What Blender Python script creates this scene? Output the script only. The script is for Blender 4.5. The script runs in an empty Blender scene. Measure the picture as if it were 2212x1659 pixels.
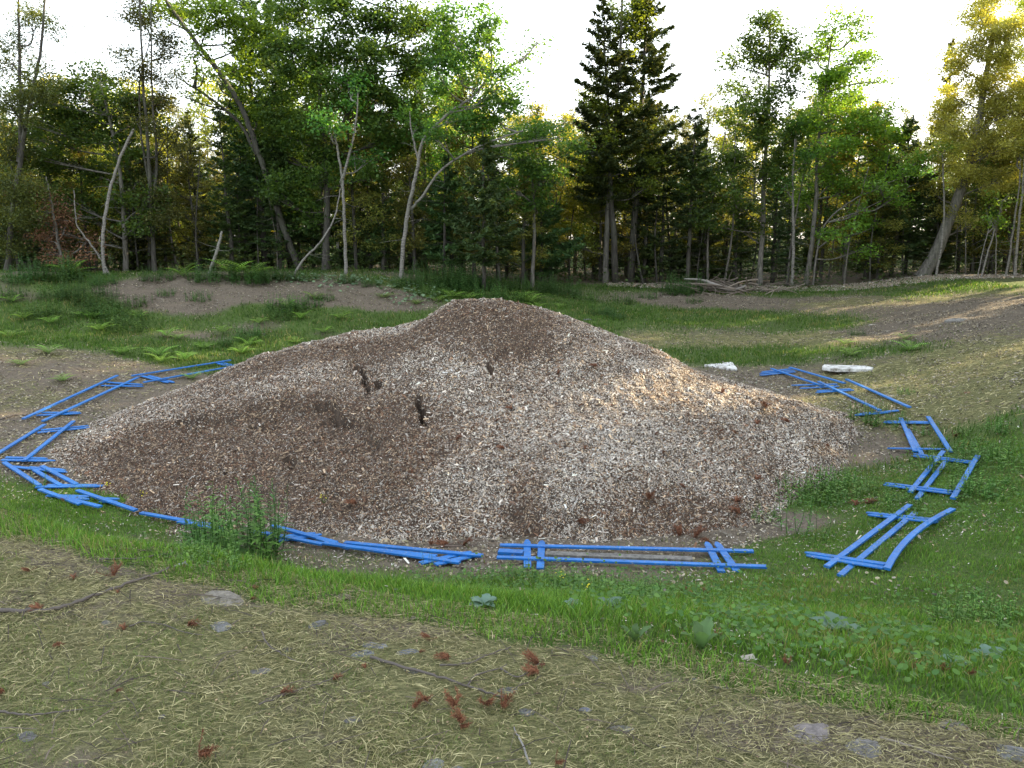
import bpy, math, random
import numpy as np
from mathutils import Vector, Matrix

# ------------------------------------------------------------------ camera, sky, sun, exposure
R = math.radians
scene = bpy.context.scene
EYE = 1.6
PITCH = 10.23
cam_data = bpy.data.cameras.new("camera")
cam = bpy.data.objects.new("camera", cam_data)
scene.collection.objects.link(cam)
cam.location = (0, 0, EYE)
cam.rotation_euler = (R(90 - PITCH), 0, 0)
cam_data.sensor_width = 36
cam_data.lens = 28.8
cam_data.clip_end = 2000
scene.camera = cam

SUN_AZ = 24.0      # degrees from +X (picture right) towards the far side
SUN_EL = 17.0
world = bpy.data.worlds.new("World")
scene.world = world
world.use_nodes = True
wn = world.node_tree.nodes; wl = world.node_tree.links
bg = wn['Background']
sky = wn.new('ShaderNodeTexSky')
sky.sky_type = 'NISHITA'
sky.sun_disc = False
sky.sun_elevation = R(SUN_EL)
sky.sun_rotation = R(90 - SUN_AZ)
sky.dust_density = 2.0
sky.ozone_density = 0.6
hs = wn.new('ShaderNodeHueSaturation')
hs.inputs['Saturation'].default_value = 0.6
hs.inputs['Value'].default_value = 2.05
gm = wn.new('ShaderNodeGamma'); gm.inputs['Gamma'].default_value = 0.5      # flattens sky contrast so the zenith gives the ground more light
wl.new(sky.outputs[0], gm.inputs['Color'])
wl.new(gm.outputs[0], hs.inputs['Color'])
wl.new(hs.outputs[0], bg.inputs['Color'])
bg.inputs['Strength'].default_value = 0.15

sun_data = bpy.data.lights.new("sun", 'SUN')
sun = bpy.data.objects.new("sun", sun_data)
scene.collection.objects.link(sun)
sun_data.energy = 5.0
sun_data.angle = R(0.5)
sun_data.color = (1.0, 0.80, 0.50)
sd = Vector((math.cos(R(SUN_AZ)) * math.cos(R(SUN_EL)), math.sin(R(SUN_AZ)) * math.cos(R(SUN_EL)), math.sin(R(SUN_EL))))
sun.rotation_euler = sd.to_track_quat('Z', 'Y').to_euler()
sun.location = (30, 0, 30)

scene.view_settings.view_transform = 'Standard'
scene.view_settings.look = 'None'
scene.view_settings.gamma = 1
scene.view_settings.exposure = 2.25
scene.cycles.max_bounces = 6
scene.cycles.diffuse_bounces = 3
scene.cycles.transmission_bounces = 3
scene.cycles.transparent_max_bounces = 4

rng = np.random.default_rng(7)
random.seed(7)

# ------------------------------------------------------------------ helpers
def link(o, parent=None):
    scene.collection.objects.link(o)
    if parent is not None:
        o.parent = parent
    return o

def tag(o, label=None, cat=None, group=None, kind=None):
    if label: o['label'] = label
    if cat: o['category'] = cat
    if group: o['group'] = group
    if kind: o['kind'] = kind
    return o

def empty(name, loc, rz=0.0):
    o = bpy.data.objects.new(name, None)
    o.location = loc
    o.rotation_euler = (0, 0, rz)
    o.empty_display_size = 0.2
    return link(o)

class MB:
    """collects vertices, faces and point colours; build() links ONE mesh object"""
    def __init__(s): s.V = []; s.F = []; s.C = []; s.n = 0
    def add(s, V, F, col=(1, 1, 1)):
        V = np.asarray(V, dtype=np.float64).reshape(-1, 3)
        col = np.asarray(col, dtype=np.float64)
        if col.ndim == 1: col = np.tile(col, (len(V), 1))
        s.V.append(V); s.C.append(col[:, :3])
        fs = F if isinstance(F, list) else [F]
        for f in fs:
            s.F.append(np.asarray(f, dtype=np.int64) + s.n)
        s.n += len(V)
    def mesh(s, name, mat, smooth=False):
        V = np.concatenate(s.V); C = np.concatenate(s.C)
        me = bpy.data.meshes.new(name)
        me.vertices.add(len(V)); me.vertices.foreach_set('co', V.astype(np.float32).ravel())
        loops = np.concatenate([f.ravel() for f in s.F])
        tot = np.concatenate([np.full(len(f), f.shape[1]) for f in s.F])
        start = np.concatenate([[0], np.cumsum(tot)[:-1]])
        me.loops.add(len(loops)); me.loops.foreach_set('vertex_index', loops.astype(np.int32))
        me.polygons.add(len(tot)); me.polygons.foreach_set('loop_start', start.astype(np.int32))
        me.polygons.foreach_set('use_smooth', np.full(len(tot), bool(smooth), dtype=bool))
        me.update(calc_edges=True)
        a = me.color_attributes.new('Col', 'FLOAT_COLOR', 'POINT')
        a.data.foreach_set('color', np.column_stack([C, np.ones(len(C))]).astype(np.float32).ravel())
        me.materials.append(mat)
        return me
    def build(s, name, mat, parent=None, smooth=False):
        return link(bpy.data.objects.new(name, s.mesh(name, mat, smooth)), parent)

def norm(v):
    v = np.asarray(v, float)
    return v / (np.linalg.norm(v, axis=-1, keepdims=True) + 1e-12)

def tube(mb, pts, radii, sides=6, col=(1, 1, 1), cap=True):
    pts = np.asarray(pts, float); k = len(pts)
    radii = np.broadcast_to(np.asarray(radii, float), (k,))
    d = np.gradient(pts, axis=0); d = norm(d)
    ref = np.array([0, 0, 1.0]) if abs(d[0][2]) < 0.9 else np.array([1.0, 0, 0])
    a = norm(np.cross(d, ref)); b = norm(np.cross(d, a))
    th = np.linspace(0, 2 * np.pi, sides, endpoint=False)
    V = pts[:, None, :] + radii[:, None, None] * (np.cos(th)[None, :, None] * a[:, None, :] + np.sin(th)[None, :, None] * b[:, None, :])
    V = V.reshape(-1, 3)
    i = np.arange(k - 1)[:, None] * sides; j = np.arange(sides)[None, :]; j2 = (j + 1) % sides
    F = np.stack([i + j, i + j2, i + sides + j2, i + sides + j], -1).reshape(-1, 4)
    Fs = [F]
    if cap and sides in (3, 4, 5, 6, 8):
        Fs.append(np.arange(sides)[None, ::-1]); Fs.append(((k - 1) * sides + np.arange(sides))[None, :])
    mb.add(V, Fs, col)

def smooth_path(pts, n=8):
    """Catmull-Rom through pts"""
    P = np.asarray(pts, float)
    if len(P) < 3: 
        t = np.linspace(0, 1, n)[:, None]; return P[0] * (1 - t) + P[-1] * t
    Q = np.vstack([2 * P[0] - P[1], P, 2 * P[-1] - P[-2]])
    out = []
    for i in range(1, len(Q) - 2):
        t = np.linspace(0, 1, n, endpoint=False)[:, None]
        p0, p1, p2, p3 = Q[i - 1], Q[i], Q[i + 1], Q[i + 2]
        out.append(0.5 * ((2 * p1) + (-p0 + p2) * t + (2 * p0 - 5 * p1 + 4 * p2 - p3) * t ** 2 + (-p0 + 3 * p1 - 3 * p2 + p3) * t ** 3))
    out.append(P[-1][None])
    return np.vstack(out)

def _h(ix, iy, seed):
    n = (ix.astype(np.int64) * 374761393 + iy.astype(np.int64) * 668265263 + seed * 974634777) & 0xFFFFFFFF
    n = ((n ^ (n >> 13)) * 1274126177) & 0xFFFFFFFF
    return ((n ^ (n >> 16)) & 0xFFFF) / 65535.0

def vn(x, y, s, seed=0):
    x = np.asarray(x, float) / s; y = np.asarray(y, float) / s
    ix = np.floor(x); iy = np.floor(y); fx = x - ix; fy = y - iy
    fx = fx * fx * (3 - 2 * fx); fy = fy * fy * (3 - 2 * fy)
    a = _h(ix, iy, seed); b = _h(ix + 1, iy, seed); c = _h(ix, iy + 1, seed); d = _h(ix + 1, iy + 1, seed)
    return (a * (1 - fx) + b * fx) * (1 - fy) + (c * (1 - fx) + d * fx) * fy

def fbm(x, y, s, seed=0, o=4):
    t = 0; amp = 1; tot = 0
    for k in range(o):
        t = t + amp * vn(x, y, s / 2 ** k, seed + k * 17); tot += amp; amp *= 0.5
    return t / tot

def sstep(a, b, x):
    t = np.clip((np.asarray(x, float) - a) / (b - a), 0, 1)
    return t * t * (3 - 2 * t)

# measured directions in the photograph (2212 px wide) -> direction from the eye
FP = 1770.0
_cp, _sp = math.cos(R(PITCH)), math.sin(R(PITCH))
def direction(u, v):
    x = (u - 1106) / FP; y = -(v - 829.5) / FP
    return np.array([x, _cp + y * _sp, -_sp + y * _cp])
def at(u, v, D):
    d = direction(u, v); return d * (D / d[1]) + np.array([0, 0, EYE])
def atz(u, v, z):      # z relative to the eye
    d = direction(u, v); return d * (z / d[2]) + np.array([0, 0, EYE])

# ------------------------------------------------------------------ terrain surface
CP = []
for p in [(-9, -2, -1.6), (-4, -2, -1.6), (0, -2, -1.6), (5, -2, -1.6), (-9, 2, -1.58), (-5, 1, -1.6), (-2, 1, -1.6), (0, 1, -1.6), (2, 0, -1.6), (-3, 3, -1.6), (-1, 2, -1.6), (6, 0, -1.62), (9, 1, -1.6),
          (-1, 11, -2.75), (1.5, 12, -2.75), (-3, 13, -2.65), (2, 14, -2.6), (-1, 15.5, -2.5), (-4, 9.5, -2.9), (2.5, 9, -2.9), (-8, 5.3, -1.55), (-10, 9, -2.2), (-11, 13, -2.2), (-14, 16, -1.7),
          (9, 6, -1.9), (11, 12, -1.6), (13, 18, -1.3), (6, 4, -2.15), (9.5, 3, -1.75), (-6.5, 7.6, -2.75), (-4.0, 6.3, -2.6), (-2.2, 5.3, -2.45), (0.4, 5.0, -2.3), (14, 26, -1.25), (-15, 24, -1.05), (-6, 29, -1.15), (0, 30, -1.35), (8, 31, -1.5), (16, 31, -1.3), (-14, 30, -1.1)]:
    CP.append((p[0], p[1], p[2] + EYE))
for u, v, D in [(0, 1095, 4.72), (300, 1180, 4.15), (600, 1255, 3.75), (900, 1315, 3.42), (1250, 1365, 3.2), (1650, 1475, 2.8), (2212, 1590, 2.4),
                (0, 760, 15), (0, 700, 18), (0, 600, 21), (400, 780, 15.8), (400, 720, 18), (400, 660, 20), (400, 605, 21.5), (400, 592, 25),
                (1106, 660, 21), (1106, 622, 24), (800, 660, 20.3), (800, 612, 22), (1500, 790, 15.8), (1500, 740, 18), (1500, 690, 21), (1500, 650, 23.5), (1500, 626, 25.5),
                (1900, 850, 12.5), (1900, 790, 14.8), (1900, 740, 17), (1900, 690, 20), (1900, 650, 22.5), (1900, 620, 25.5),
                (2212, 1400, 4.1), (2212, 1240, 5.8), (2212, 1100, 7.2), (2212, 1000, 8.4), (2212, 900, 9.8), (2212, 830, 11.3), (2212, 760, 13.3), (2212, 700, 16), (2212, 650, 19.5), (2212, 606, 25)]:
    CP.append(tuple(at(u, v, D)))
for u, v, z in [(250, 1100, -2.9), (700, 1180, -2.95), (1350, 1200, -2.97), (1700, 1250, -2.85), (1900, 1230, -2.7), (2000, 1080, -2.7), (2050, 950, -2.6), (1750, 900, -2.6), (1650, 810, -2.5), (1830, 834, -2.5), (1960, 897, -2.5),
                (52, 905, -2.65), (248, 820, -2.45), (500, 790, -2.45), (288, 830, -2.48), (5, 1000, -2.72), (90, 925, -2.68), (1550, 800, -2.48), (1830, 800, -2.42), (30, 1060, -2.85)]:
    CP.append(tuple(atz(u, v, z)))
CP = np.array(CP)
def _tps_fit(P, lam=0.02):
    n = len(P); d2 = ((P[:, None, :2] - P[None, :, :2]) ** 2).sum(-1)
    K = 0.5 * d2 * np.log(d2 + 1e-9) + lam * np.eye(n)
    A = np.zeros((n + 3, n + 3)); A[:n, :n] = K; A[:n, n] = 1; A[:n, n + 1:] = P[:, :2]; A[n, :n] = 1; A[n + 1:, :n] = P[:, :2].T
    return np.linalg.solve(A, np.concatenate([P[:, 2], [0, 0, 0]]))
def _tps_eval(P, w, x, y):
    x = np.asarray(x, float); y = np.asarray(y, float); sh = x.shape; x = x.ravel(); y = y.ravel(); out = np.empty(len(x)); n = len(P)
    for i in range(0, len(x), 20000):
        d2 = (x[i:i + 20000, None] - P[None, :, 0]) ** 2 + (y[i:i + 20000, None] - P[None, :, 1]) ** 2
        out[i:i + 20000] = (0.5 * d2 * np.log(d2 + 1e-9)) @ w[:n] + w[n] + w[n + 1] * x[i:i + 20000] + w[n + 2] * y[i:i + 20000]
    return out.reshape(sh)
_TW = _tps_fit(CP)
def ground0(x, y):
    x = np.asarray(x, float); y = np.asarray(y, float)
    cx = np.clip(x, -14, 14); cy = np.clip(y, -2, 30)
    z = _tps_eval(CP, _TW, cx, cy)
    d = np.hypot(x - cx, y - cy)
    far = EYE - 1.3 + 0.15 * (fbm(x, y, 30, 5) - .5)
    w = sstep(0, 14, d)
    return z * (1 - w) + far * w
def ground(x, y):
    z = ground0(x, y)
    z = z + 0.09 * (fbm(x, y, 1.7, 11) - 0.5) + 0.035 * (fbm(x, y, 0.28, 21, 3) - 0.5)
    y = np.asarray(y, float)
    rough = sstep(14, 18, y) * (1 - sstep(23, 26, y))
    return z + rough * 0.16 * (fbm(x, y, 0.8, 31) - 0.5)

def hit(u, v, f=None, lo=1.2, hi=60):
    """where the line of sight through (u, v) meets the ground (or surface f)"""
    f = f or ground0
    d = direction(u, v); D = np.geomspace(lo, hi, 1500)
    P = d[None, :] * (D / d[1])[:, None]; P[:, 2] += EYE
    g = f(P[:, 0], P[:, 1]); k = np.nonzero(P[:, 2] <= g)[0]
    if len(k) == 0: return P[-1]
    k = k[0]; p = P[k].copy(); p[2] = g[k]; return p

# crest line of the near bank (x, y)
CREST = np.array([at(u, v, D)[:2] for u, v, D in [(-600, 960, 6.3), (0, 1095, 4.72), (300, 1180, 4.15), (600, 1255, 3.75), (900, 1315, 3.42), (1250, 1365, 3.2), (1650, 1475, 2.8), (2212, 1590, 2.4), (3200, 1700, 2.1)]])
def crest_s(x, y):
    """metres beyond (+) or before (-) the crest, along +y"""
    return np.asarray(y, float) - np.interp(x, CREST[:, 0], CREST[:, 1])

# ------------------------------------------------------------------ materials
def new_mat(name):
    m = bpy.data.materials.new(name); m.use_nodes = True
    nt = m.node_tree; nt.nodes.clear()
    out = nt.nodes.new('ShaderNodeOutputMaterial')
    return m, nt, out
def nd(nt, t, **kw):
    n = nt.nodes.new(t)
    for k, v in kw.items(): setattr(n, k, v)
    return n
def noise(nt, scale, detail=4, rough=0.6, vec=None):
    n = nd(nt, 'ShaderNodeTexNoise'); n.inputs['Scale'].default_value = scale; n.inputs['Detail'].default_value = detail; n.inputs['Roughness'].default_value = rough
    if vec is not None: nt.links.new(vec, n.inputs['Vector'])
    return n.outputs['Fac']
def ramp(nt, fac, stops):
    r = nd(nt, 'ShaderNodeValToRGB'); e = r.color_ramp.elements
    while len(e) > 1: e.remove(e[-1])
    for i, (p, c) in enumerate(stops):
        c = tuple(c) if hasattr(c, '__len__') else (c, c, c)
        if i == 0: e[0].position = p; e[0].color = (*c, 1)
        else: el = e.new(p); el.color = (*c, 1)
    nt.links.new(fac, r.inputs['Fac']); return r.outputs['Color']
def mix(nt, fac, a, b, mode='MIX'):
    m = nd(nt, 'ShaderNodeMix'); m.data_type = 'RGBA'; m.blend_type = mode; m.clamp_factor = True
    for s, v in ((0, fac), (6, a), (7, b)):
        if hasattr(v, 'is_linked') or hasattr(v, 'links'): nt.links.new(v, m.inputs[s])
        else: m.inputs[s].default_value = v if not isinstance(v, tuple) or len(v) == 4 else (*v, 1)
    return m.outputs[2]

def mat_attr(name, rough=0.8, trans=0.0, vary=0.0, tint=(1.15, 1.1, 0.6), bump=None, spec=0.3):
    """material whose colour is the mesh's own colour attribute; leaves let light through"""
    m, nt, out = new_mat(name)
    a = nd(nt, 'ShaderNodeAttribute'); a.attribute_name = 'Col'
    col = a.outputs['Color']
    if vary:
        oi = nd(nt, 'ShaderNodeObjectInfo')
        h = nd(nt, 'ShaderNodeHueSaturation')
        mp = nd(nt, 'ShaderNodeMapRange'); mp.inputs[3].default_value = 0.5 - 0.025 * vary; mp.inputs[4].default_value = 0.5 + 0.02 * vary
        mv = nd(nt, 'ShaderNodeMapRange'); mv.inputs[3].default_value = 1 - 0.3 * vary; mv.inputs[4].default_value = 1 + 0.35 * vary
        nt.links.new(oi.outputs['Random'], mp.inputs[0]); nt.links.new(oi.outputs['Random'], mv.inputs[0])
        nt.links.new(mp.outputs[0], h.inputs['Hue']); nt.links.new(mv.outputs[0], h.inputs['Value']); nt.links.new(col, h.inputs['Color'])
        col = h.outputs['Color']
    b = nd(nt, 'ShaderNodeBsdfPrincipled'); b.inputs['Roughness'].default_value = rough; b.inputs['Specular IOR Level'].default_value = spec
    nt.links.new(col, b.inputs['Base Color'])
    if bump:
        tc = nd(nt, 'ShaderNodeTexCoord')
        bp = nd(nt, 'ShaderNodeBump'); bp.inputs['Strength'].default_value = 0.6; bp.inputs['Distance'].default_value = bump[1]
        nt.links.new(noise(nt, bump[0], 5, .65, tc.outputs['Object']), bp.inputs['Height']); nt.links.new(bp.outputs[0], b.inputs['Normal'])
    if trans:
        t = nd(nt, 'ShaderNodeBsdfTranslucent')
        nt.links.new(mix(nt, 1.0, col, tint, 'MULTIPLY'), t.inputs['Color'])
        ms = nd(nt, 'ShaderNodeMixShader'); ms.inputs[0].default_value = trans
        nt.links.new(b.outputs[0], ms.inputs[1]); nt.links.new(t.outputs[0], ms.inputs[2]); nt.links.new(ms.outputs[0], out.inputs[0])
    else:
        nt.links.new(b.outputs[0], out.inputs[0])
    return m

M = {}
M['leaf'] = mat_attr('broadleaf_foliage', 0.55, 0.52, 1.0, (1.7, 1.5, 0.55))
M['needle'] = mat_attr('needle_foliage', 0.65, 0.3, 1.0, (1.7, 1.4, 0.5))
M['grass'] = mat_attr('grass_blades', 0.55, 0.35, 0.0, (1.3, 1.25, 0.55))
M['plant'] = mat_attr('plant_leaves', 0.55, 0.35, 0.4, (1.25, 1.2, 0.6))
M['dry'] = mat_attr('dry_plant_matter', 0.85, 0.1, 0.0, (1, 1, 1))
M['chip'] = mat_attr('weathered_wood_chips', 0.85, 0.0, 0.0)
def mat_stone():
    m, nt, out = new_mat('slate_stone')
    a = nd(nt, 'ShaderNodeAttribute'); a.attribute_name = 'Col'; tc = nd(nt, 'ShaderNodeTexCoord')
    n1 = noise(nt, 35, 6, .75, tc.outputs['Object']); f = ramp(nt, n1, [(0.3, 0.45), (0.5, 1.0), (0.7, 1.5)])
    b = nd(nt, 'ShaderNodeBsdfPrincipled'); b.inputs['Roughness'].default_value = 0.8
    nt.links.new(mix(nt, 1.0, a.outputs['Color'], f, 'MULTIPLY'), b.inputs['Base Color'])
    bp = nd(nt, 'ShaderNodeBump'); bp.inputs['Strength'].default_value = 0.8; bp.inputs['Distance'].default_value = 0.01
    nt.links.new(n1, bp.inputs['Height']); nt.links.new(bp.outputs[0], b.inputs['Normal']); nt.links.new(b.outputs[0], out.inputs[0]); return m
M['stone'] = mat_stone()
M['twig'] = mat_attr('twig_bark', 0.85, 0, 0, bump=(60, 0.004))

def mat_bark(name, c0, c1, birch=False, scale=6):
    m, nt, out = new_mat(name)
    tc = nd(nt, 'ShaderNodeTexCoord')
    mp = nd(nt, 'ShaderNodeMapping'); nt.links.new(tc.outputs['Object'], mp.inputs['Vector'])
    mp.inputs['Scale'].default_value = (1, 1, 6) if birch else (3, 3, 0.6)
    f = noise(nt, scale, 6, .7, mp.outputs[0])
    col = ramp(nt, f, [(0.38, c0), (0.5 if birch else 0.62, c1)])
    f2 = noise(nt, 1.3, 3, .6, tc.outputs['Object'])
    col = mix(nt, ramp(nt, f2, [(0.45, 0.0), (0.7, 0.55)]), col, (0.10, 0.11, 0.075))
    b = nd(nt, 'ShaderNodeBsdfPrincipled'); b.inputs['Roughness'].default_value = 0.85
    nt.links.new(col, b.inputs['Base Color'])
    bp = nd(nt, 'ShaderNodeBump'); bp.inputs['Strength'].default_value = 0.7; bp.inputs['Distance'].default_value = 0.02
    nt.links.new(f, bp.inputs['Height']); nt.links.new(bp.outputs[0], b.inputs['Normal'])
    nt.links.new(b.outputs[0], out.inputs[0])
    return m
M['bark_birch'] = mat_bark('birch_bark', (0.05, 0.045, 0.04), (0.22, 0.205, 0.185), True, 8)
M['bark_grey'] = mat_bark('grey_bark', (0.06, 0.055, 0.046), (0.18, 0.165, 0.145))
M['bark_dark'] = mat_bark('dark_bark', (0.022, 0.02, 0.017), (0.07, 0.062, 0.052))

def mat_blue():
    m, nt, out = new_mat('worn_blue_paint')
    tc = nd(nt, 'ShaderNodeTexCoord'); a = nd(nt, 'ShaderNodeAttribute'); a.attribute_name = 'Col'
    n1 = noise(nt, 5, 5, .7, tc.outputs['Object'])
    mp = nd(nt, 'ShaderNodeMapping'); mp.inputs['Scale'].default_value = (1, 1, 1); nt.links.new(tc.outputs['Object'], mp.inputs['Vector'])
    n2 = noise(nt, 38, 5, .75, tc.outputs['Object'])
    blue = ramp(nt, n1, [(0.3, (0.002, 0.092, 0.34)), (0.7, (0.005, 0.165, 0.52))])
    wear = ramp(nt, n2, [(0.58, 0.0), (0.66, 1.0)])
    wear = mix(nt, 1.0, wear, a.outputs['Color'], 'MULTIPLY')
    dirt = ramp(nt, noise(nt, 11, 5, .7, tc.outputs['Object']), [(0.52, 0.0), (0.72, 0.55)])
    blue = mix(nt, dirt, blue, (0.045, 0.075, 0.12))
    col = mix(nt, wear, blue, (0.26, 0.28, 0.30))
    b = nd(nt, 'ShaderNodeBsdfPrincipled'); b.inputs['Roughness'].default_value = 0.5
    nt.links.new(col, b.inputs['Base Color'])
    bp = nd(nt, 'ShaderNodeBump'); bp.inputs['Strength'].default_value = 0.3; bp.inputs['Distance'].default_value = 0.003
    nt.links.new(n2, bp.inputs['Height']); nt.links.new(bp.outputs[0], b.inputs['Normal'])
    nt.links.new(b.outputs[0], out.inputs[0]); return m
M['blue'] = mat_blue()

def mat_ground():
    m, nt, out = new_mat('ground_soil_straw_moss')
    tc = nd(nt, 'ShaderNodeTexCoord'); V = tc.outputs['Object']
    a = nd(nt, 'ShaderNodeAttribute'); a.attribute_name = 'Col'
    sp = nd(nt, 'ShaderNodeSeparateColor'); nt.links.new(a.outputs['Color'], sp.inputs[0])
    fine = noise(nt, 45, 6, .75, V); mid = noise(nt, 7, 5, .7, V)
    soil = ramp(nt, fine, [(0.3, (0.06, 0.048, 0.036)), (0.5, (0.155, 0.125, 0.094)), (0.72, (0.27, 0.225, 0.17))])
    soil = mix(nt, ramp(nt, mid, [(0.4, 0.0), (0.7, 0.5)]), soil, (0.13, 0.113, 0.09))
    # strands of old straw: strongly stretched noise in two directions
    def strands(rot, sc):
        mp = nd(nt, 'ShaderNodeMapping'); mp.inputs['Rotation'].default_value = (0, 0, rot); mp.inputs['Scale'].default_value = (sc, sc * 3.2, sc); nt.links.new(V, mp.inputs['Vector'])
        return noise(nt, 1.0, 3, .7, mp.outputs[0])
    s1 = strands(0.3, 20); s2 = strands(1.9, 24)
    mx = nd(nt, 'ShaderNodeMath', operation='MAXIMUM'); nt.links.new(s1, mx.inputs[0]); nt.links.new(s2, mx.inputs[1])
    s3 = strands(-0.6, 30); mx2 = nd(nt, 'ShaderNodeMath', operation='MAXIMUM'); nt.links.new(mx.outputs[0], mx2.inputs[0]); nt.links.new(s3, mx2.inputs[1])
    straw = ramp(nt, mx2.outputs[0], [(0.48, (0.090, 0.092, 0.040)), (0.60, (0.18, 0.175, 0.078)), (0.74, (0.31, 0.285, 0.14))])
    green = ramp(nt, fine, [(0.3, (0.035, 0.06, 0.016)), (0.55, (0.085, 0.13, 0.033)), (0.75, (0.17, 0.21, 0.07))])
    def mask(sock, n, sharp=0.25):
        ad = nd(nt, 'ShaderNodeMath', operation='ADD'); nt.links.new(sock, ad.inputs[0]); nt.links.new(n, ad.inputs[1])
        return ramp(nt, ad.outputs[0], [(1.0 - sharp, 0.0), (1.0 + 0.0, 1.0)])
    col = mix(nt, mask(sp.outputs[1], mid), soil, straw)
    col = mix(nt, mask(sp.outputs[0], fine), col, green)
    b = nd(nt, 'ShaderNodeBsdfPrincipled'); b.inputs['Roughness'].default_value = 0.95; b.inputs['Specular IOR Level'].default_value = 0.15
    nt.links.new(col, b.inputs['Base Color'])
    bp = nd(nt, 'ShaderNodeBump'); bp.inputs['Strength'].default_value = 0.8; bp.inputs['Distance'].default_value = 0.03
    hsum = nd(nt, 'ShaderNodeMath', operation='MULTIPLY_ADD'); hsum.inputs[1].default_value = 2.5; nt.links.new(mid, hsum.inputs[0]); nt.links.new(fine, hsum.inputs[2])
    nt.links.new(hsum.outputs[0], bp.inputs['Height']); nt.links.new(bp.outputs[0], b.inputs['Normal'])
    nt.links.new(b.outputs[0], out.inputs[0]); return m
M['ground'] = mat_ground()

def mat_foam():
    m, nt, out = new_mat('dirty_white_foam')
    tc = nd(nt, 'ShaderNodeTexCoord')
    n = noise(nt, 9, 6, .7, tc.outputs['Object'])
    col = ramp(nt, n, [(0.36, (0.20, 0.18, 0.15)), (0.48, (0.50, 0.49, 0.47)), (0.62, (0.74, 0.74, 0.73))])
    b = nd(nt, 'ShaderNodeBsdfPrincipled'); b.inputs['Roughness'].default_value = 0.8
    nt.links.new(col, b.inputs['Base Color'])
    bp = nd(nt, 'ShaderNodeBump'); bp.inputs['Distance'].default_value = 0.01; nt.links.new(n, bp.inputs['Height']); nt.links.new(bp.outputs[0], b.inputs['Normal'])
    nt.links.new(b.outputs[0], out.inputs[0]); return m
M['foam'] = mat_foam()

# ------------------------------------------------------------------ ground cover masks (world positions)
def blobs(x, y, lst):
    out = np.zeros_like(np.asarray(x, float))
    for cx, cy, rx, ry, amp in lst:
        out = out + amp * np.exp(-(((x - cx) / rx) ** 2 + ((y - cy) / ry) ** 2))
    return out
def GB(rows):
    r = []
    for u, v, rx, ry, amp in rows:
        p = hit(u, v); r.append((p[0], p[1], rx, ry, amp))
    return r
GREEN = GB([(1106, 640, 2.2, 1.3, .8), (850, 625, 1.5, 1.0, .4), (560, 660, 1.0, 1.2, .6), (150, 630, 1.5, 1.5, .8), (230, 690, 1.6, 1.2, .7), (60, 700, 1.6, 1.6, .4), (250, 750, 2.6, .8, .5), (500, 760, 2.2, .9, .7), (750, 690, 1.8, 1.3, .7),
            (1280, 700, 1.0, 1.6, .7), (1420, 680, 1.6, .9, .5), (1560, 685, 1.4, .8, .6), (1830, 700, 1.8, 1.1, .7), (1680, 760, 1.4, .9, .5), (1900, 765, 1.2, .8, .4), (1650, 628, 4, .8, .5), (2100, 622, 3, .8, .35), (1440, 770, 1.4, .9, .5),
            (1900, 1150, 1.3, .5, .7), (2050, 1200, 1.2, 1.0, .9), (2150, 1250, 1.2, 1.0, .6), (1950, 1040, .9, .7, .5), (1800, 1060, .8, .7, 1.2), (2150, 1000, .9, 1.1, .9), (2050, 1110, 1.2, .6, .8), (1800, 1170, .7, .3, .9), (2000, 1260, 1.6, .6, .9), (1700, 1260, .5, .25, .4), (1900, 910, .7, .5, .7), (2010, 940, .6, .3, .3), (380, 850, .5, .8, .3),
            (1990, 800, .9, .3, .6), (2120, 930, 1.0, .5, .5), (1960, 840, .8, .3, .4), (60, 1075, 1.2, .5, .9), (250, 1120, 1.2, .4, .8), (560, 790, 1.8, 1.0, .6)])
BARE = GB([(330, 640, 1.6, 1.2, .9), (60, 640, 1.1, .8, .8), (420, 640, 1.5, 1.0, .6), (520, 630, 1.6, .6, .9), (640, 640, 1.6, 1.0, .9), (740, 635, 1.2, .6, .9), (800, 645, 1.3, .9, .9), (870, 660, .9, .7, .6), (250, 625, 1.2, .6, .7), (560, 700, .8, .4, .6), (700, 720, .5, .4, .5), (400, 720, .8, .4, .4), (130, 810, 1.6, 1.4, .8), (300, 860, 1.4, 1.2, .7), (2000, 690, 2.2, 2.0, .9), (2150, 680, 2, 2, .8), (1640, 655, 2.5, .7, .7),
           (1500, 640, 1.5, .6, .5), (1650, 850, 1.0, 1.2, .9), (1830, 940, .8, 1.2, .8), (2050, 850, 1.2, 1.0, .5), (1450, 1170, 2.5, .35, .9), (1640, 1130, .8, .35, .8), (200, 1000, 1.0, 1.0, .7), (1480, 650, 2, .7, .4), (1350, 720, .6, .8, .3)])
TAN = GB([(2050, 900, 1.2, .8, .6), (2150, 820, 1.5, 1.2, .7), (1950, 800, 1.2, .6, .5), (1700, 735, 1.6, 1.1, .8), (1420, 735, 1.2, 1.3, .6), (2000, 830, 2.0, 1.2, .8), (2100, 770, 2.0, 1.6, .6), (1850, 870, 1.2, .7, .7), (100, 850, 2.0, 1.0, .5), (1800, 655, 1.5, .8, .6), (2100, 640, 2, 1, .5), (100, 770, 2, 1, .4)])

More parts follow.
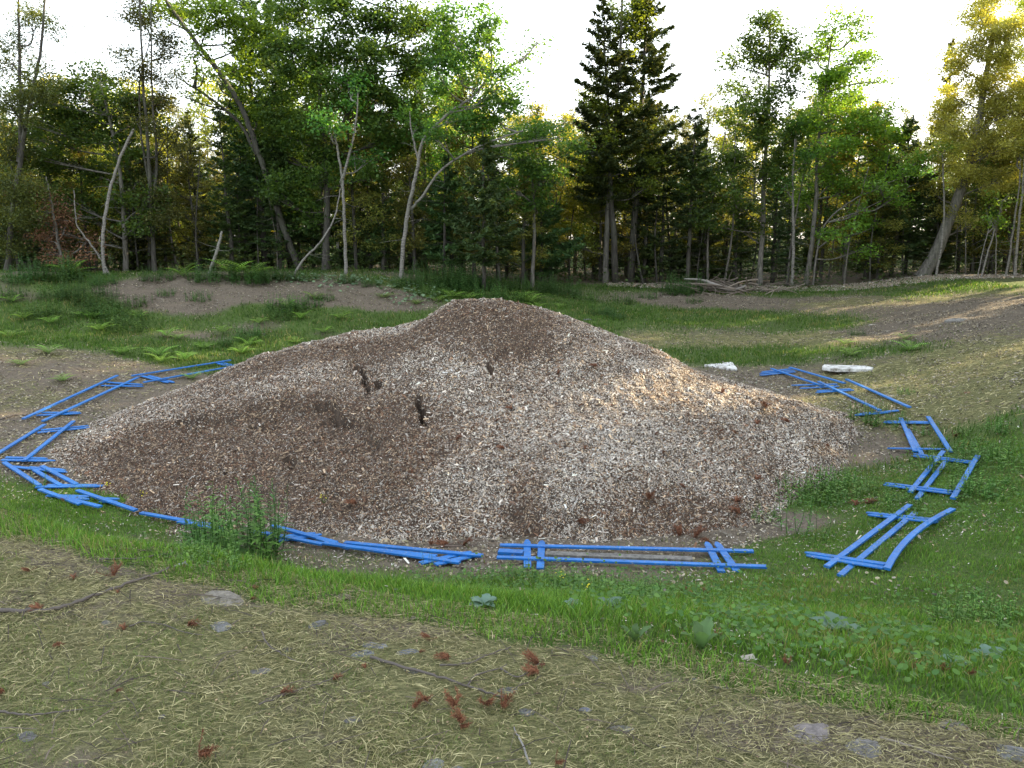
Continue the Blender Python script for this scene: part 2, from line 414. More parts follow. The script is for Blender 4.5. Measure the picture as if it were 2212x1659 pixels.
BAREFG = GB([(1750, 1590, .25, .12, 1), (1980, 1600, .35, .1, 1), (2150, 1650, .4, .12, .8), (1650, 1510, .25, .08, .8), (1450, 1410, .2, .08, .8), (550, 1290, .3, .12, .8), (320, 1230, .5, .12, .8), (50, 1180, .5, .15, .8), (1560, 1560, .2, .1, .5), (880, 1360, .4, .1, .5), (200, 1500, .3, .1, .4), (1350, 1480, .15, .06, .5)])
def cover(x, y):
    """returns grass amount, straw amount (0..1) at ground positions"""
    s = crest_s(x, y)
    n1 = fbm(x, y, 1.6, 51); n2 = fbm(x, y, 0.45, 61)
    off = np.interp(x, [-3, -1.5, 0, 1.5], [.55, .42, .2, .05])
    slope_g = sstep(-0.12, 0.12, s + off + 0.35 * (n2 - .5)) * (1 - sstep(2.4, 3.6, s - 0.25 * np.clip(x, -3, 6) + 1.2 * (n1 - .5)))
    bank = sstep(14.5, 16.5, y)
    base = 0.30 * sstep(0.5, 3, s) + 0.20 * bank
    g = base + slope_g * 1.0 + blobs(x, y, GREEN) - (0.2 + 1.3 * n1) * blobs(x, y, BARE) - 0.5 * blobs(x, y, TAN) * (s > 3)
    fg = (1 - sstep(-0.15, 0.1, s + off))
    g = g + fg * 0.42 * sstep(.42, .7, n1)
    g = g + 0.8 * (n1 - .5) * (1 - slope_g)
    g = g * (1 - 0.9 * sstep(25.5, 27, y)) + .8 * sstep(33, 40, y)
    st = fg * (0.95 - 0.9 * blobs(x, y, BAREFG) - .5 * sstep(.5, .75, fbm(x, y, .7, 57))) + (1 - fg) * (0.3 + blobs(x, y, TAN) - 0.5 * blobs(x, y, BARE)) + 0.3 * (n2 - .5)
    far = sstep(27, 29, y)
    st = st * (1 - .7 * far)
    return np.clip(g, 0, 1), np.clip(st, 0, 1)

def axis(lo, hi, step, lo2, hi2, grow=1.22):
    a = list(np.arange(lo, hi + 1e-6, step)); s = step; x = hi
    while x < hi2: s *= grow; x += s; a.append(x)
    s = step; x = lo; pre = []
    while x > lo2: s *= grow; x -= s; pre.append(x)
    return np.array(pre[::-1] + a)
xs = axis(-11, 11, 0.055, -260, 260); ys = axis(1.0, 27, 0.055, -120, 320)
X, Y = np.meshgrid(xs, ys)
Z = ground(X, Y)
g, st = cover(X, Y)
nx, ny = len(xs), len(ys)
idx = np.arange(nx * ny).reshape(ny, nx)
F = np.stack([idx[:-1, :-1], idx[:-1, 1:], idx[1:, 1:], idx[1:, :-1]], -1).reshape(-1, 4)
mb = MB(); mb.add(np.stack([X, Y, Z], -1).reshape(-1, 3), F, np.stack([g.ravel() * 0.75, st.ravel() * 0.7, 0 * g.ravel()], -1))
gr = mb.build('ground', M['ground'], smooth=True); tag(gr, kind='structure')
gr['label'] = 'bare and mossy ground of a shallow pit strewn with straw'

# ------------------------------------------------------------------ wood chip pile
PP = []
for u, v, D in [(442, 822, 12.9), (502, 797, 13.0), (549, 775, 12.9), (619, 756, 12.8), (649, 746, 12.75), (702, 736, 12.7), (762, 721, 12.6), (815, 719, 12.55), (860, 719, 12.5), (909, 697, 12.4), (942, 676, 12.35), (992, 652, 12.3), (1040, 649, 12.3), (1085, 651, 12.25), (1142, 665, 12.15), (1180, 678, 12.1),
                (1206, 689, 12.0), (1273, 712, 11.95), (1339, 733, 11.9), (1406, 756, 11.8), (1463, 785, 11.75), (1506, 808, 11.6), (1573, 838, 11.4), (1672, 864, 11.1), (1733, 883, 10.9), (1773, 903, 10.7),
                (400, 840, 12.6), (1050, 790, 10.9), (1300, 830, 10.6), (800, 800, 11.3), (600, 850, 11.0), (1050, 950, 9.3), (1350, 960, 9.2), (700, 960, 9.55), (450, 980, 9.7), (900, 1080, 8.1), (1250, 1080, 8.1), (1500, 1000, 9.0), (1600, 1060, 8.5), (600, 1080, 8.45), (350, 930, 10.5)]:
    PP.append(tuple(at(u, v, D)))
for u, v in [(105, 1000), (180, 1050), (300, 1100), (600, 1145), (800, 1165), (1000, 1172), (1200, 1170), (1400, 1160), (1580, 1140), (1690, 1085), (1800, 1030), (1835, 975)]:
    p = hit(u, v); PP.append((p[0], p[1], p[2] + 0.0))
for x, y in [(-6.1, 11.2), (-6.0, 12.4), (-5.7, 13.2), (-4.5, 14.6), (-2.5, 15.6), (0, 16.0), (2, 15.2), (3.6, 13.6), (4.6, 12.3), (4.9, 11.2)]:
    PP.append((x, y, float(ground0(x, y)) - 0.02))
for x, y in [(-7.5, 10), (-7.5, 13), (-5, 17), (0, 18), (5, 16), (7, 12), (6.5, 9), (4, 6.2), (0, 5.8), (-4, 6.2), (-7, 8)]:
    PP.append((x, y, float(ground0(x, y)) - 0.5))
PP = np.array(PP); _PW = _tps_fit(PP, 0.006)
def seg_dist(x, y, P):
    best = np.full(np.shape(x), 1e9)
    for a, b in zip(P[:-1], P[1:]):
        ab = b - a; t = np.clip(((x - a[0]) * ab[0] + (y - a[1]) * ab[1]) / (ab @ ab + 1e-9), 0, 1)
        best = np.minimum(best, np.hypot(x - a[0] - t * ab[0], y - a[1] - t * ab[1]))
    return best
_pbase = lambda x, y: _tps_eval(PP, _PW, x, y)
def px(*pts): return np.array([hit(u, v, _pbase, 6, 18)[:2] for u, v in pts])
CRACKS = [(px((768, 792), (782, 806), (790, 825), (800, 838)), .05, .22), (px((808, 822), (818, 836)), .05, .20), (px((903, 862), (910, 885), (908, 905), (916, 912)), .045, .24), (px((1045, 793), (1062, 805)), .05, .12),
          (px((690, 872), (715, 880), (738, 900), (760, 907)), .05, .17), (px((386, 905), (420, 903), (440, 893)), .05, .14), (px((540, 905), (590, 905)), .05, .14), (px((1130, 1150), (1200, 1168)), .05, .1), (px((620, 985), (640, 1000)), .05, .1)]
SCARP = px((350, 925), (385, 905), (440, 893), (520, 880), (600, 866), (690, 868), (740, 893), (800, 905), (830, 960), (850, 1010))
def pile(x, y):
    z = _pbase(x, y)
    z = z + 0.10 * (fbm(x, y, 1.3, 71) - .5) + 0.08 * (fbm(x, y, 0.45, 81) - .5) + 0.05 * (vn(x, y, 0.09, 91) - .5)
    xx = x + 0.2 * (fbm(x, y, 0.18, 95) - .5); yy = y + 0.2 * (fbm(x, y, 0.18, 96) - .5)
    for P, w, d in CRACKS:
        z = z - d * np.exp(-(seg_dist(xx, yy, P) / (w * .75)) ** 2) * (.35 + 1.1 * vn(x, y, .12, 97)) - .05 * np.exp(-((seg_dist(xx, yy, P) - .13) / .06) ** 2) * vn(x, y, .1, 98)
    # scooped hollow in front of the scarp line
    o = np.argsort(SCARP[:, 0]); ys_ = np.interp(xx, SCARP[o, 0], SCARP[o, 1])
    t = ys_ - yy; lat = sstep(SCARP[:, 0].min() - .2, SCARP[:, 0].min() + .5, xx) * (1 - sstep(SCARP[:, 0].max() - .5, SCARP[:, 0].max() + .1, xx))
    z = z - 0.11 * lat * sstep(0, 0.22, t) * (1 - sstep(0.2, 1.6, t)) + 0.05 * lat * np.exp(-((t + 0.12) / 0.15) ** 2)
    return z
def pile_top(x, y):
    return np.maximum(pile(x, y), ground(x, y))

# how grey-weathered (1) or brown (0) the chips are, from blobs of world position
def PBl(rows): 
    r = []
    for u, v, rx, ry, amp in rows:
        p = hit(u, v, _pbase, 6, 18); r.append((p[0], p[1], rx, ry, amp))
    return r
BROWN = PBl([(560, 960, 1.6, 1.1, 1.6), (480, 1050, 1.6, .5, .8), (330, 980, 1.2, .8, .7), (800, 960, .7, .8, .9), (600, 1050, 1.5, .6, 1.0), (820, 1040, .5, .4, .4), (1050, 680, 1.2, .5, 1.2), (620, 770, 1.0, .6, .8), (800, 750, 1.1, .4, .8), (1130, 745, .5, .3, .7), (1140, 1080, .2, .6, .8), (1300, 1130, 1.0, .18, .5),
             (1480, 1110, .7, .25, .8), (450, 830, 1, .6, .3), (960, 1110, .5, .2, .4), (1700, 870, .5, .4, .3), (820, 890, .5, .3, .3), (1480, 890, .5, .4, .25)])
def browness(x, y):
    return np.clip(blobs(x, y, BROWN) + 0.9 * (fbm(x, y, 0.7, 101) - .5) + 0.5 * (fbm(x, y, 0.16, 103) - .5) + 0.12, 0, 1)

gx = np.arange(-6.9, 5.8, 0.03); gy = np.arange(6.2, 16.4, 0.03)
X, Y = np.meshgrid(gx, gy); Zp = pile(X, Y); Zg = ground(X, Y)
keep = Zp > Zg - 0.04
Zp = np.where(keep, Zp, Zg - 0.10)
idx = np.arange(X.size).reshape(X.shape)
kf = keep[:-1, :-1] | keep[:-1, 1:] | keep[1:, 1:] | keep[1:, :-1]
F = np.stack([idx[:-1, :-1], idx[:-1, 1:], idx[1:, 1:], idx[1:, :-1]], -1)[kf]
used = np.unique(F); remap = np.full(X.size, -1); remap[used] = np.arange(len(used))
V = np.stack([X, Y, Zp], -1).reshape(-1, 3)[used]
nz = rng.random(len(used))
bcol = np.array([0.055, 0.038, 0.027])[None] * (0.6 + 0.9 * nz[:, None])
mb = MB(); mb.add(V, remap[F], bcol)

def add_chips(mb, x, y, surf, brown, lmin=.011, lmax=.031, up=0.008):
    n = len(x); e = 0.02
    z = surf(x, y); dzx = (surf(x + e, y) - surf(x - e, y)) / (2 * e); dzy = (surf(x, y + e) - surf(x, y - e)) / (2 * e)
    nrm = norm(np.stack([-dzx, -dzy, np.ones(n)], -1))
    nrm = norm(nrm + 0.38 * rng.normal(size=(n, 3)))
    a = norm(np.cross(nrm, rng.normal(size=(n, 3)))); b = np.cross(nrm, a)
    L = rng.uniform(lmin, lmax, n) * (1 + 1.6 * (rng.random(n) < .03)) * (.8 + .4 * (vn(x, y, .35, 321))); W = L * rng.uniform(.14, .42, n)
    c = np.stack([x, y, z + rng.uniform(0.0, up * 1.6, n)], -1)
    V = np.stack([c - a * L[:, None] / 2 - b * W[:, None] / 2, c + a * L[:, None] / 2 - b * W[:, None] / 2 * .7, c + a * L[:, None] / 2 + b * W[:, None] / 2 * .7, c - a * L[:, None] / 2 + b * W[:, None] / 2], 1)
    grey = np.array([0.50, 0.445, 0.38]); tan = np.array([0.46, 0.34, 0.225]); brn = np.array([0.17, 0.095, 0.058]); drk = np.array([0.06, 0.042, 0.032])
    r = rng.random(n); br = brown
    col = np.where((r < 0.72 - .56 * br)[:, None], grey, np.where((r < 0.88 - .45 * br)[:, None], tan, np.where((r < 0.97)[:, None], brn, drk)))
    col = col * np.clip(rng.lognormal(-.15, .42, n), .22, 1.8)[:, None]
    col = np.clip(col * (1.14 - .42 * br)[:, None], 0, .8)
    mb.add(V.reshape(-1, 3), np.arange(4 * n).reshape(n, 4), np.repeat(col, 4, 0))
N = 900000
x = rng.uniform(-6.6, 5.4, N); y = 6.4 + 9 * rng.random(N) ** 1.25
ok = pile(x, y) > ground(x, y) - 0.01
x, y = x[ok], y[ok]
add_chips(mb, x, y, pile, browness(x, y))
pl = mb.build('wood_chip_pile', M['chip'])
tag(pl, 'huge weathered mound of grey and brown wood chips with cracks', 'wood chip pile')

# loose chips strewn on the ground round the pile
mb = MB()
CH = GB([(1500, 830, 1.0, 1.0, .9), (1640, 830, 1.0, .8, .6), (1780, 880, .9, .5, .9), (1890, 1022, .5, .18, 1.4), (1990, 1160, 1.0, .25, .7), (1850, 1090, .6, .3, .7), (1500, 1380, .5, .22, 1.5), (1620, 1430, .35, .15, 1.3), (1600, 1255, .7, .18, .9), (700, 1190, 2.0, .3, .7), (250, 930, 1.0, 1.2, .4), (150, 1010, .8, .8, .9),
         (1840, 960, .4, 1.0, .5), (1300, 1185, 3.0, .25, .5), (2080, 1130, .6, .3, .5), (850, 1215, 1.2, .15, .7), (2000, 870, 1, .5, .3), (1060, 1175, 3, .3, .9), (800, 1200, 1.5, .25, .8), (400, 1130, 1.2, .3, .8), (120, 1080, .8, .3, .6)])
N = 200000
x = rng.uniform(-7.5, 7.5, N); y = rng.uniform(2.5, 17, N)
dens = blobs(x, y, CH) * 0.9 + 0.03
ok = (rng.random(N) < dens * (0.4 + 1.2 * fbm(x, y, .3, 111))) & (pile(x, y) < ground(x, y) + .02) & (crest_s(x, y) > 0.1)
x, y = x[ok], y[ok]
add_chips(mb, x, y, ground, np.full(len(x), .3), .010, .030, up=.012)
tag(mb.build('scattered_wood_chips', M['chip']), 'pale wood chips scattered over the ground around the mound', 'wood chips', kind='stuff')
# trodden bark path along the far edge of the clearing
mb = MB()
N = 60000
x = rng.uniform(3, 19, N); y = rng.uniform(25.2, 27.0, N)
ctr = 26.1 + 0.25 * np.sin(x * .5); ok = np.abs(y - ctr) < 0.55 + .3 * rng.random(N)
x, y = x[ok], y[ok]
add_chips(mb, x, y, ground, np.full(len(x), .1), .02, .06, up=.02)
tag(mb.build('path_chips', M['chip']), 'band of pale chips along the path at the forest edge', 'path', kind='stuff')
P_ = np.array([[xx, 26.1 + .25 * math.sin(xx * .5)] for xx in np.linspace(3, 40, 80)])
mb = MB(); V = []
for i, (a, b) in enumerate(P_):
    for k, o in enumerate((-.7, -.35, 0, .35, .7)):
        V.append((a, b + o, float(ground(a, b + o)) + (.03 if abs(o) < .5 else -.03)))
idx = np.arange(len(V)).reshape(-1, 5)
F = np.stack([idx[:-1, :-1], idx[1:, :-1], idx[1:, 1:], idx[:-1, 1:]], -1).reshape(-1, 4)
mb.add(V, F, (0.27, 0.22, 0.165)); tag(mb.build('path', M['chip'], smooth=True), kind='structure')

# ------------------------------------------------------------------ blue picket panels lying on the ground
def board(p, q, w, t, lift0, lift1, tip=0, sag=0.0):
    """flat board from p to q (ground points), lying w wide and t thick; tip=1 gives p a pointed picket head"""
    mb = MB()
    p = np.array(p, float); q = np.array(q, float)
    tt_ = np.linspace(0.03, .97, 15); gz = ground(p[0] + (q[0] - p[0]) * tt_, p[1] + (q[1] - p[1]) * tt_) - (p[2] + (q[2] - p[2]) * tt_)
    ex = float(np.clip(np.percentile(gz, 85) + .004, 0, .13)); p[2] += ex; q[2] += ex      # rest on the high spots of the ground
    d = q - p; L = np.linalg.norm(d); d = d / L; s = norm(np.cross(d, [0, 0, 1])); upv = np.cross(s, d)
    ns = 8
    if tip: ts = [0, .018 / L * 1, .05 / L, .09 / L] + list(np.linspace(.14 / L, 1, ns))
    else: ts = list(np.linspace(0, 1, ns + 1))
    V = []
    for tt in ts:
        a = tt * L
        hw = w / 2
        if tip: hw *= (0.35 if a < .01 else .55 if a < .03 else .8 if a < .07 else 1.0)
        c = p + d * a + upv * (lift0 * (1 - tt) + lift1 * tt) + s * (sag * 4 * tt * (1 - tt))
        bvl = .0025
        prof = [(-hw, bvl), (-hw + bvl, 0), (hw - bvl, 0), (hw, bvl), (hw, t - bvl), (hw - bvl, t), (-hw + bvl, t), (-hw, t - bvl)]
        for (sx, zz) in prof: V.append(c + s * sx + upv * zz)
    k = len(ts); i = np.arange(k - 1)[:, None] * 8; j = np.arange(8)[None]; j2 = (j + 1) % 8
    F = np.stack([i + j, i + j2, i + 8 + j2, i + 8 + j], -1).reshape(-1, 4)
    mb.add(V, [F, np.arange(8)[None, ::-1], (8 * (k - 1) + np.arange(8))[None]], (1, 1, 1))
    return mb

def z4(a, b): return ((a / 2.37) * .7373, (950 + b / 2.37) * .7373)
def z5(a, b): return ((2000 + a / 2.212) * .7373, (1000 + b / 2.212) * .7373)
def z6(a, b): return ((700 + a / 2.765) * .7373, (1450 + b / 2.765) * .7373)
def z7(a, b): return ((1350 + a / 2.212) * .7373, (1500 + b / 2.212) * .7373)
PW, PT, RW, RT = .068, .014, .055, .021
def panel(label, zf, rails, pickets, mats=None, wr=RW, gl=0.012):
    P0 = [hit(*zf(*r[0])) for r in rails] + [hit(*zf(*r[1])) for r in rails]
    base = np.mean(P0, axis=0)
    root = empty('picket_panel', tuple(base))
    tag(root, label, 'fence panel', 'blue picket panels laid round the chip mound')
    inv = -base
    def place(mb, name, mat='blue', lab=None):
        mb.V = [v + inv for v in mb.V]
        o = mb.build(name, M[mat], root)
        if lab: o['label'] = lab
        return o
    for a, b in pickets:
        p, q = hit(*zf(*a)), hit(*zf(*b))
        place(board(p, q, PW, PT, gl, gl, tip=1), 'picket')
    for r in rails:
        p, q = hit(*zf(*r[0])), hit(*zf(*r[1]))
        lift = r[2] if len(r) > 2 else gl + PT + .002
        sag = r[3] if len(r) > 3 else 0
        place(board(p, q, wr, RT, lift, lift, sag=sag), 'rail')
    return root, place
panel('blue picket panel lying straight across the front of the chip mound', z7,
      [((255, 250), (1895, 292)), ((235, 338), (1980, 400))],
      [((430, 203), (432, 385)), ((525, 212), (515, 390)), ((1592, 232), (1690, 425)), ((1655, 230), (1790, 425))])
def grey_board():
    p, q = hit(*z7(550, 318)), hit(*z7(1500, 345))
    o = board(p - [0, 0, 0], q, .09, .03, .02, .01).build('weathered_board', mat_bark('weathered_board_grey', (0.08, 0.075, 0.07), (0.20, 0.19, 0.175)))
    tag(o, 'bare grey weathered board between the rails of the front blue panel', 'board')
    p, q = hit(*z7(245, 290)), hit(*z7(405, 296))
    o = board(p, q, .09, .03, .012, .012).build('blue_board', M['blue'])
    tag(o, 'short blue board end at the left end of the straight front panel', 'board')
grey_board()
panel('long blue picket panel beside the brown twiggy branch left of the straight front panel', z6,
      [((860, 432), (1975, 545)), ((870, 468), (1600, 552)), ((690, 432), (1790, 592))], [((1880, 500), (1470, 590)), ((1960, 515), (1590, 600))])
panel('blue picket panel just right of the tall weeds, its boards crossing', z6,
      [((275, 288), (790, 428)), ((100, 325), (680, 440)), ((640, 390), (900, 470))], [((620, 332), (215, 372)), ((670, 345), (320, 395))])
panel('blue picket panel farthest back on the left, tucked under the mound edge', z4,
      [((915, 373), (1600, 265)), ((1000, 425), (1618, 312))], [((1170, 415), (985, 368)), ((1210, 412), (1035, 366)), ((1600, 305), (1505, 282)), ((1635, 300), (1540, 278))])
panel('blue picket panel second from the back on the left, beside bare dirt', z4,
      [((165, 682), (815, 376)), ((300, 692), (960, 388))], [((995, 440), (705, 436)), ((990, 430), (740, 412)), ((565, 632), (255, 646)), ((555, 622), (290, 626))])
panel('blue picket panel on the left whose near end leaves the picture', z4,
      [((-60, 950), (312, 718)), ((168, 982), (512, 702))], [((622, 728), (260, 766)), ((615, 716), (285, 746)), ((385, 968), (10, 968)), ((330, 955), (40, 945))])
panel('blue picket panel at the left corner, half sunk in the grass', z4,
      [((30, 990), (275, 1152)), ((240, 1040), (425, 1150)), ((292, 1012), (535, 1142))], [((465, 1045), (75, 1012)), ((455, 1035), (200, 1018)), ((735, 1150), (250, 1158)), ((720, 1142), (330, 1142))])
panel('blue picket panel behind the left crest with an orange twig on it', z4,
      [((280, 1185), (560, 1292)), ((540, 1190), (945, 1330)), ((430, 1245), (700, 1310))], [((625, 1232), (330, 1222)), ((620, 1248), (440, 1232)), ((830, 1240), (690, 1236)), ((815, 1255), (700, 1252))])
panel('blue picket panel mostly hidden by grass left of the tall weeds', z4,
      [((980, 1338), (1470, 1425)), ((1240, 1400), (1560, 1450))], [((1475, 1398), (1330, 1398)), ((1470, 1415), (1350, 1415))])
panel('blue picket panel farthest back on the right, near the white foam', z5,
      [((575, 190), (905, 305)), ((695, 183), (1050, 286))], [((500, 228), (730, 205)), ((500, 216), (720, 196)), ((512, 208), (700, 190)), ((705, 292), (1000, 285)), ((760, 312), (1010, 300))])
panel('blue picket panel crossed by a streak of sunlight on the right', z5,
      [((880, 298), (1275, 492)), ((1060, 290), (1466, 482))], [((862, 340), (1110, 326)), ((870, 330), (1090, 316)), ((1115, 492), (1340, 470)), ((1130, 482), (1400, 460))])
panel('small blue picket panel next to the grass clump on the right', z5,
      [((1412, 520), (1505, 735)), ((1590, 508), (1735, 735)), ((1458, 580), (1555, 750), .006)], [((1330, 708), (1700, 712)), ((1300, 545), (1620, 552)), ((1310, 534), (1600, 540))])
panel('blue picket panel with one open corner beside the right-hand weeds', z5,
      [((1690, 735), (1475, 1002)), ((1912, 765), (1750, 1042)), ((1705, 790), (1520, 1030), .0)], [((1490, 752), (1880, 805)), ((1500, 742), (1890, 793)), ((1305, 942), (1745, 1000)), ((1315, 930), (1750, 985))])
panel('nearest blue picket panel on the right, lying slanted in green grass', z5,
      [((1470, 1092), (932, 1498)), ((1750, 1115), (1322, 1508), .03, .08), ((1505, 1125), (1020, 1535), .0)], [((1195, 1122), (1660, 1175)), ((1205, 1138), (1650, 1190)), ((797, 1398), (1320, 1480)), ((805, 1415), (1310, 1502))])

# ------------------------------------------------------------------ white foam slabs
def slab(pts, h, label):
    P = np.array([hit(u, v) for u, v in pts]); c = P.mean(0)
    n = len(P); zb = P[:, 2].mean()
    ring = []
    # subdivide the outline and roughen it
    O = []
    for i in range(n):
        for t in np.linspace(0, 1, 9, endpoint=False): O.append(P[i, :2] * (1 - t) + P[(i + 1) % n, :2] * t)
    O = np.array(O); k = len(O); jit = rng.normal(0, .008, (k, 2)); O = O + jit
    cc = O.mean(0); V = []
    for z, s in ((0, .985), (.01, 1.0), (h * .85, 1.0), (h, .98)):
        for o in O: V.append(((o[0] - cc[0]) * s, (o[1] - cc[1]) * s, z))
    V.append((0, 0, h)); V.append((0, 0, 0))
    F = []
    for l in range(3):
        for i in range(k): F.append((l * k + i, l * k + (i + 1) % k, (l + 1) * k + (i + 1) % k, (l + 1) * k + i))
    T = [(3 * k + i, 3 * k + (i + 1) % k, 4 * k) for i in range(k)] + [((i + 1) % k, i, 4 * k + 1) for i in range(k)]
    mb = MB(); mb.add(V, [np.array(F), np.array(T)])
    o = mb.build('foam_slab', M['foam']); o.location = (cc[0], cc[1], zb + .01)
    tag(o, label, 'foam slab', 'white foam slabs on the pit floor')
slab([(1523, 795), (1570, 803), (1592, 803), (1582, 786)], .045, 'small wedge-shaped white foam slab beside the mound')
slab([(1775, 808), (1800, 812), (1885, 801), (1888, 794), (1870, 793), (1778, 800)], .06, 'long white foam slab with a broken end behind the blue panels')

# ------------------------------------------------------------------ grass, straw and small ground plants (nobody could count them)
def blades(mb, x, y, h, w, colA, colB, lean=.45, surf=ground, zoff=-0.005):
    n = len(x); z = surf(x, y) + zoff
    th = rng.uniform(0, 2 * np.pi, n); s = np.stack([np.cos(th), np.sin(th), 0 * th], -1)
    ph = rng.uniform(0, 2 * np.pi, n); l = rng.uniform(0.1, 1, n) * lean
    d = np.stack([np.cos(ph) * l, np.sin(ph) * l, np.ones(n)], -1)
    c = np.stack([x, y, z], -1)
    mid = c + d * h[:, None] * .55
    tip = c + np.stack([d[:, 0] * 1.7, d[:, 1] * 1.7, d[:, 2] * .95], -1) * h[:, None]
    ww = w[:, None] / 2
    V = np.stack([c - s * ww, c + s * ww, mid + s * ww * .8, mid - s * ww * .8, tip], 1).reshape(-1, 3)
    k = np.arange(n)[:, None] * 5
    t = rng.random(n)[:, None]; col = (colA * (1 - t) + colB * t) * rng.uniform(.7, 1.25, n)[:, None] * (.7 + .6 * fbm(x, y, .55, 301))[:, None]
    dry = (rng.random(n) < .05 + .25 * sstep(.55, .72, fbm(x, y, .8, 303)))[:, None]; col = np.where(dry, np.array([.26, .25, .10]) * rng.uniform(.7, 1.2, n)[:, None], col)
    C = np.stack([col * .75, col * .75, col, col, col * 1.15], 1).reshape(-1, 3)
    mb.add(V, [k + np.array([[0, 1, 2, 3]]), k + np.array([[3, 2, 4]])], C)

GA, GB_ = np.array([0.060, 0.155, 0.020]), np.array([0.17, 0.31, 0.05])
OLA, OLB = np.array([0.09, 0.15, 0.035]), np.array([0.21, 0.26, 0.08])
def scatter(N, x0, x1, y0, y1, f, maxd=None):
    x = rng.uniform(x0, x1, N); y = rng.uniform(y0, y1, N)
    # keep what can be seen or nearly so: inside a generous view wedge
    ok = np.abs(x) < 0.75 * y + 1.2
    x, y = x[ok], y[ok]; p = f(x, y); ok = rng.random(len(x)) < p
    return x[ok], y[ok]
offpile = lambda x, y: (pile(x, y) < ground(x, y) + .015)
def p_thick(x, y):
    s = crest_s(x, y); g, _ = cover(x, y)
    return np.clip((g - .25) * 1.4, 0, 1) * (s > -.75) * offpile(x, y) * (.45 + .9 * fbm(x, y, .25, 131))
mb = MB()
x, y = scatter(620000, -7, 7.5, 2.0, 9.5, p_thick)
n = len(x); s = crest_s(x, y)
hh = rng.uniform(.015, .08, n) * (0.2 + 1.45 * fbm(x, y, .35, 141)) * (1 - .35 * sstep(1.5, 4, s))
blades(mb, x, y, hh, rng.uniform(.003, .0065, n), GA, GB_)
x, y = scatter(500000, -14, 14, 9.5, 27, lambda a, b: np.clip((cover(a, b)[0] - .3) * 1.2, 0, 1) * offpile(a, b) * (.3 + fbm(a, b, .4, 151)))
n = len(x); blades(mb, x, y, rng.uniform(.03, .11, n), rng.uniform(.008, .018, n), GA * .62, GB_ * .58)  # far-bank blades: the bank's shade put in as a darker grass colour
# sparse short grass through the straw
x, y = scatter(420000, -4.5, 4.5, 1.4, 5, lambda a, b: (crest_s(a, b) < .15) * np.clip(cover(a, b)[0] * .6 + .55 + 3.0 * (fbm(a, b, .33, 161) - .5), .06, 1))
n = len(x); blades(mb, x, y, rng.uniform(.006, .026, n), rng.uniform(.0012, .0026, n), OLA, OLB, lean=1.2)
x, y = scatter(160000, -10, 10, 5, 27, lambda a, b: .22 * offpile(a, b) * (fbm(a, b, .8, 171) > .5))
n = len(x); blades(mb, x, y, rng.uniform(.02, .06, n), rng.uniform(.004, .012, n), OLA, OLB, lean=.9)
tag(mb.build('grass', M['grass']), 'short green grass on the banks and floor of the pit', 'grass', kind='stuff')

def round_leaves(mb, x, y, h, r, colA, colB, k=6, surf=ground):
    n = len(x); z = surf(x, y) + h
    nr = norm(np.stack([rng.normal(0, .35, n), rng.normal(-.15, .35, n), np.ones(n)], -1))
    a = norm(np.cross(nr, rng.normal(size=(n, 3)))); b = np.cross(nr, a); th = np.linspace(0, 2 * np.pi, k, endpoint=False)
    c = np.stack([x, y, z], -1)
    V = c[:, None] + r[:, None, None] * (np.cos(th)[None, :, None] * a[:, None] + np.sin(th)[None, :, None] * b[:, None] * .8)
    t = rng.random(n)[:, None]; col = (colA * (1 - t) + colB * t) * rng.uniform(.75, 1.2, n)[:, None]
    mb.add(V.reshape(-1, 3), np.arange(n * k).reshape(n, k), np.repeat(col, k, 0))
def strands(mb, x, y, L, w, colA, colB, tilt=.12, lift=.012, surf=ground):
    n = len(x); th = rng.normal(0.15, 1.1, n)
    e = .03; z = surf(x, y); zx = (surf(x + e, y) - z) / e; zy = (surf(x, y + e) - z) / e
    d = np.stack([np.cos(th), np.sin(th), zx * np.cos(th) + zy * np.sin(th) + rng.normal(0, tilt, n)], -1); d = norm(d)
    s = norm(np.cross(d, np.array([0, 0, 1.0]) + .5 * rng.normal(size=(n, 3))))
    c = np.stack([x, y, z + rng.random(n) * lift + np.abs(d[:, 2]) * L * .1], -1)
    bend = rng.normal(0, .03, n)[:, None] * L[:, None] * s
    a = c - d * L[:, None] / 2; b = c + d * L[:, None] / 2; m = c + bend + np.array([0, 0, 1]) * (L * .05)[:, None]; ww = w[:, None] / 2
    V = np.stack([a - s * ww, a + s * ww, m + s * ww, m - s * ww, b + s * ww * .6, b - s * ww * .6], 1).reshape(-1, 3)
    k = np.arange(n)[:, None] * 6; t = rng.random(n)[:, None]
    t = t ** 1.6
    col = (colA * (1 - t) + colB * t) * rng.uniform(.5, 1.3, n)[:, None]
    mb.add(V, [np.concatenate([k + np.array([[0, 1, 2, 3]]), k + np.array([[3, 2, 4, 5]])])], np.repeat(col, 6, 0))
SA, SB = np.array([0.20, 0.18, 0.07]), np.array([0.60, 0.54, 0.29])
mb = MB()
x, y = scatter(640000, -4.5, 4.5, 1.4, 5.2, lambda a, b: (crest_s(a, b) < .05 + .25 * fbm(a, b, .3, 181)) * np.clip(.25 + 1.5 * (fbm(a, b, .45, 183) - .35), .08, 1))
n = len(x); strands(mb, x, y, rng.uniform(.012, .05, n) * (1 + 1.5 * (rng.random(n) < .04)), rng.uniform(.0009, .0024, n), SA * .8, SB * .8, lift=.015)
x, y = scatter(240000, -10, 11, 5, 24, lambda a, b: np.clip(cover(a, b)[1] - cover(a, b)[0] * .7, 0, 1) * .6 * offpile(a, b) * (crest_s(a, b) > .3))
n = len(x); strands(mb, x, y, rng.uniform(.05, .14, n), rng.uniform(.003, .009, n), SA * 1.1, SB * .95, lift=.02)
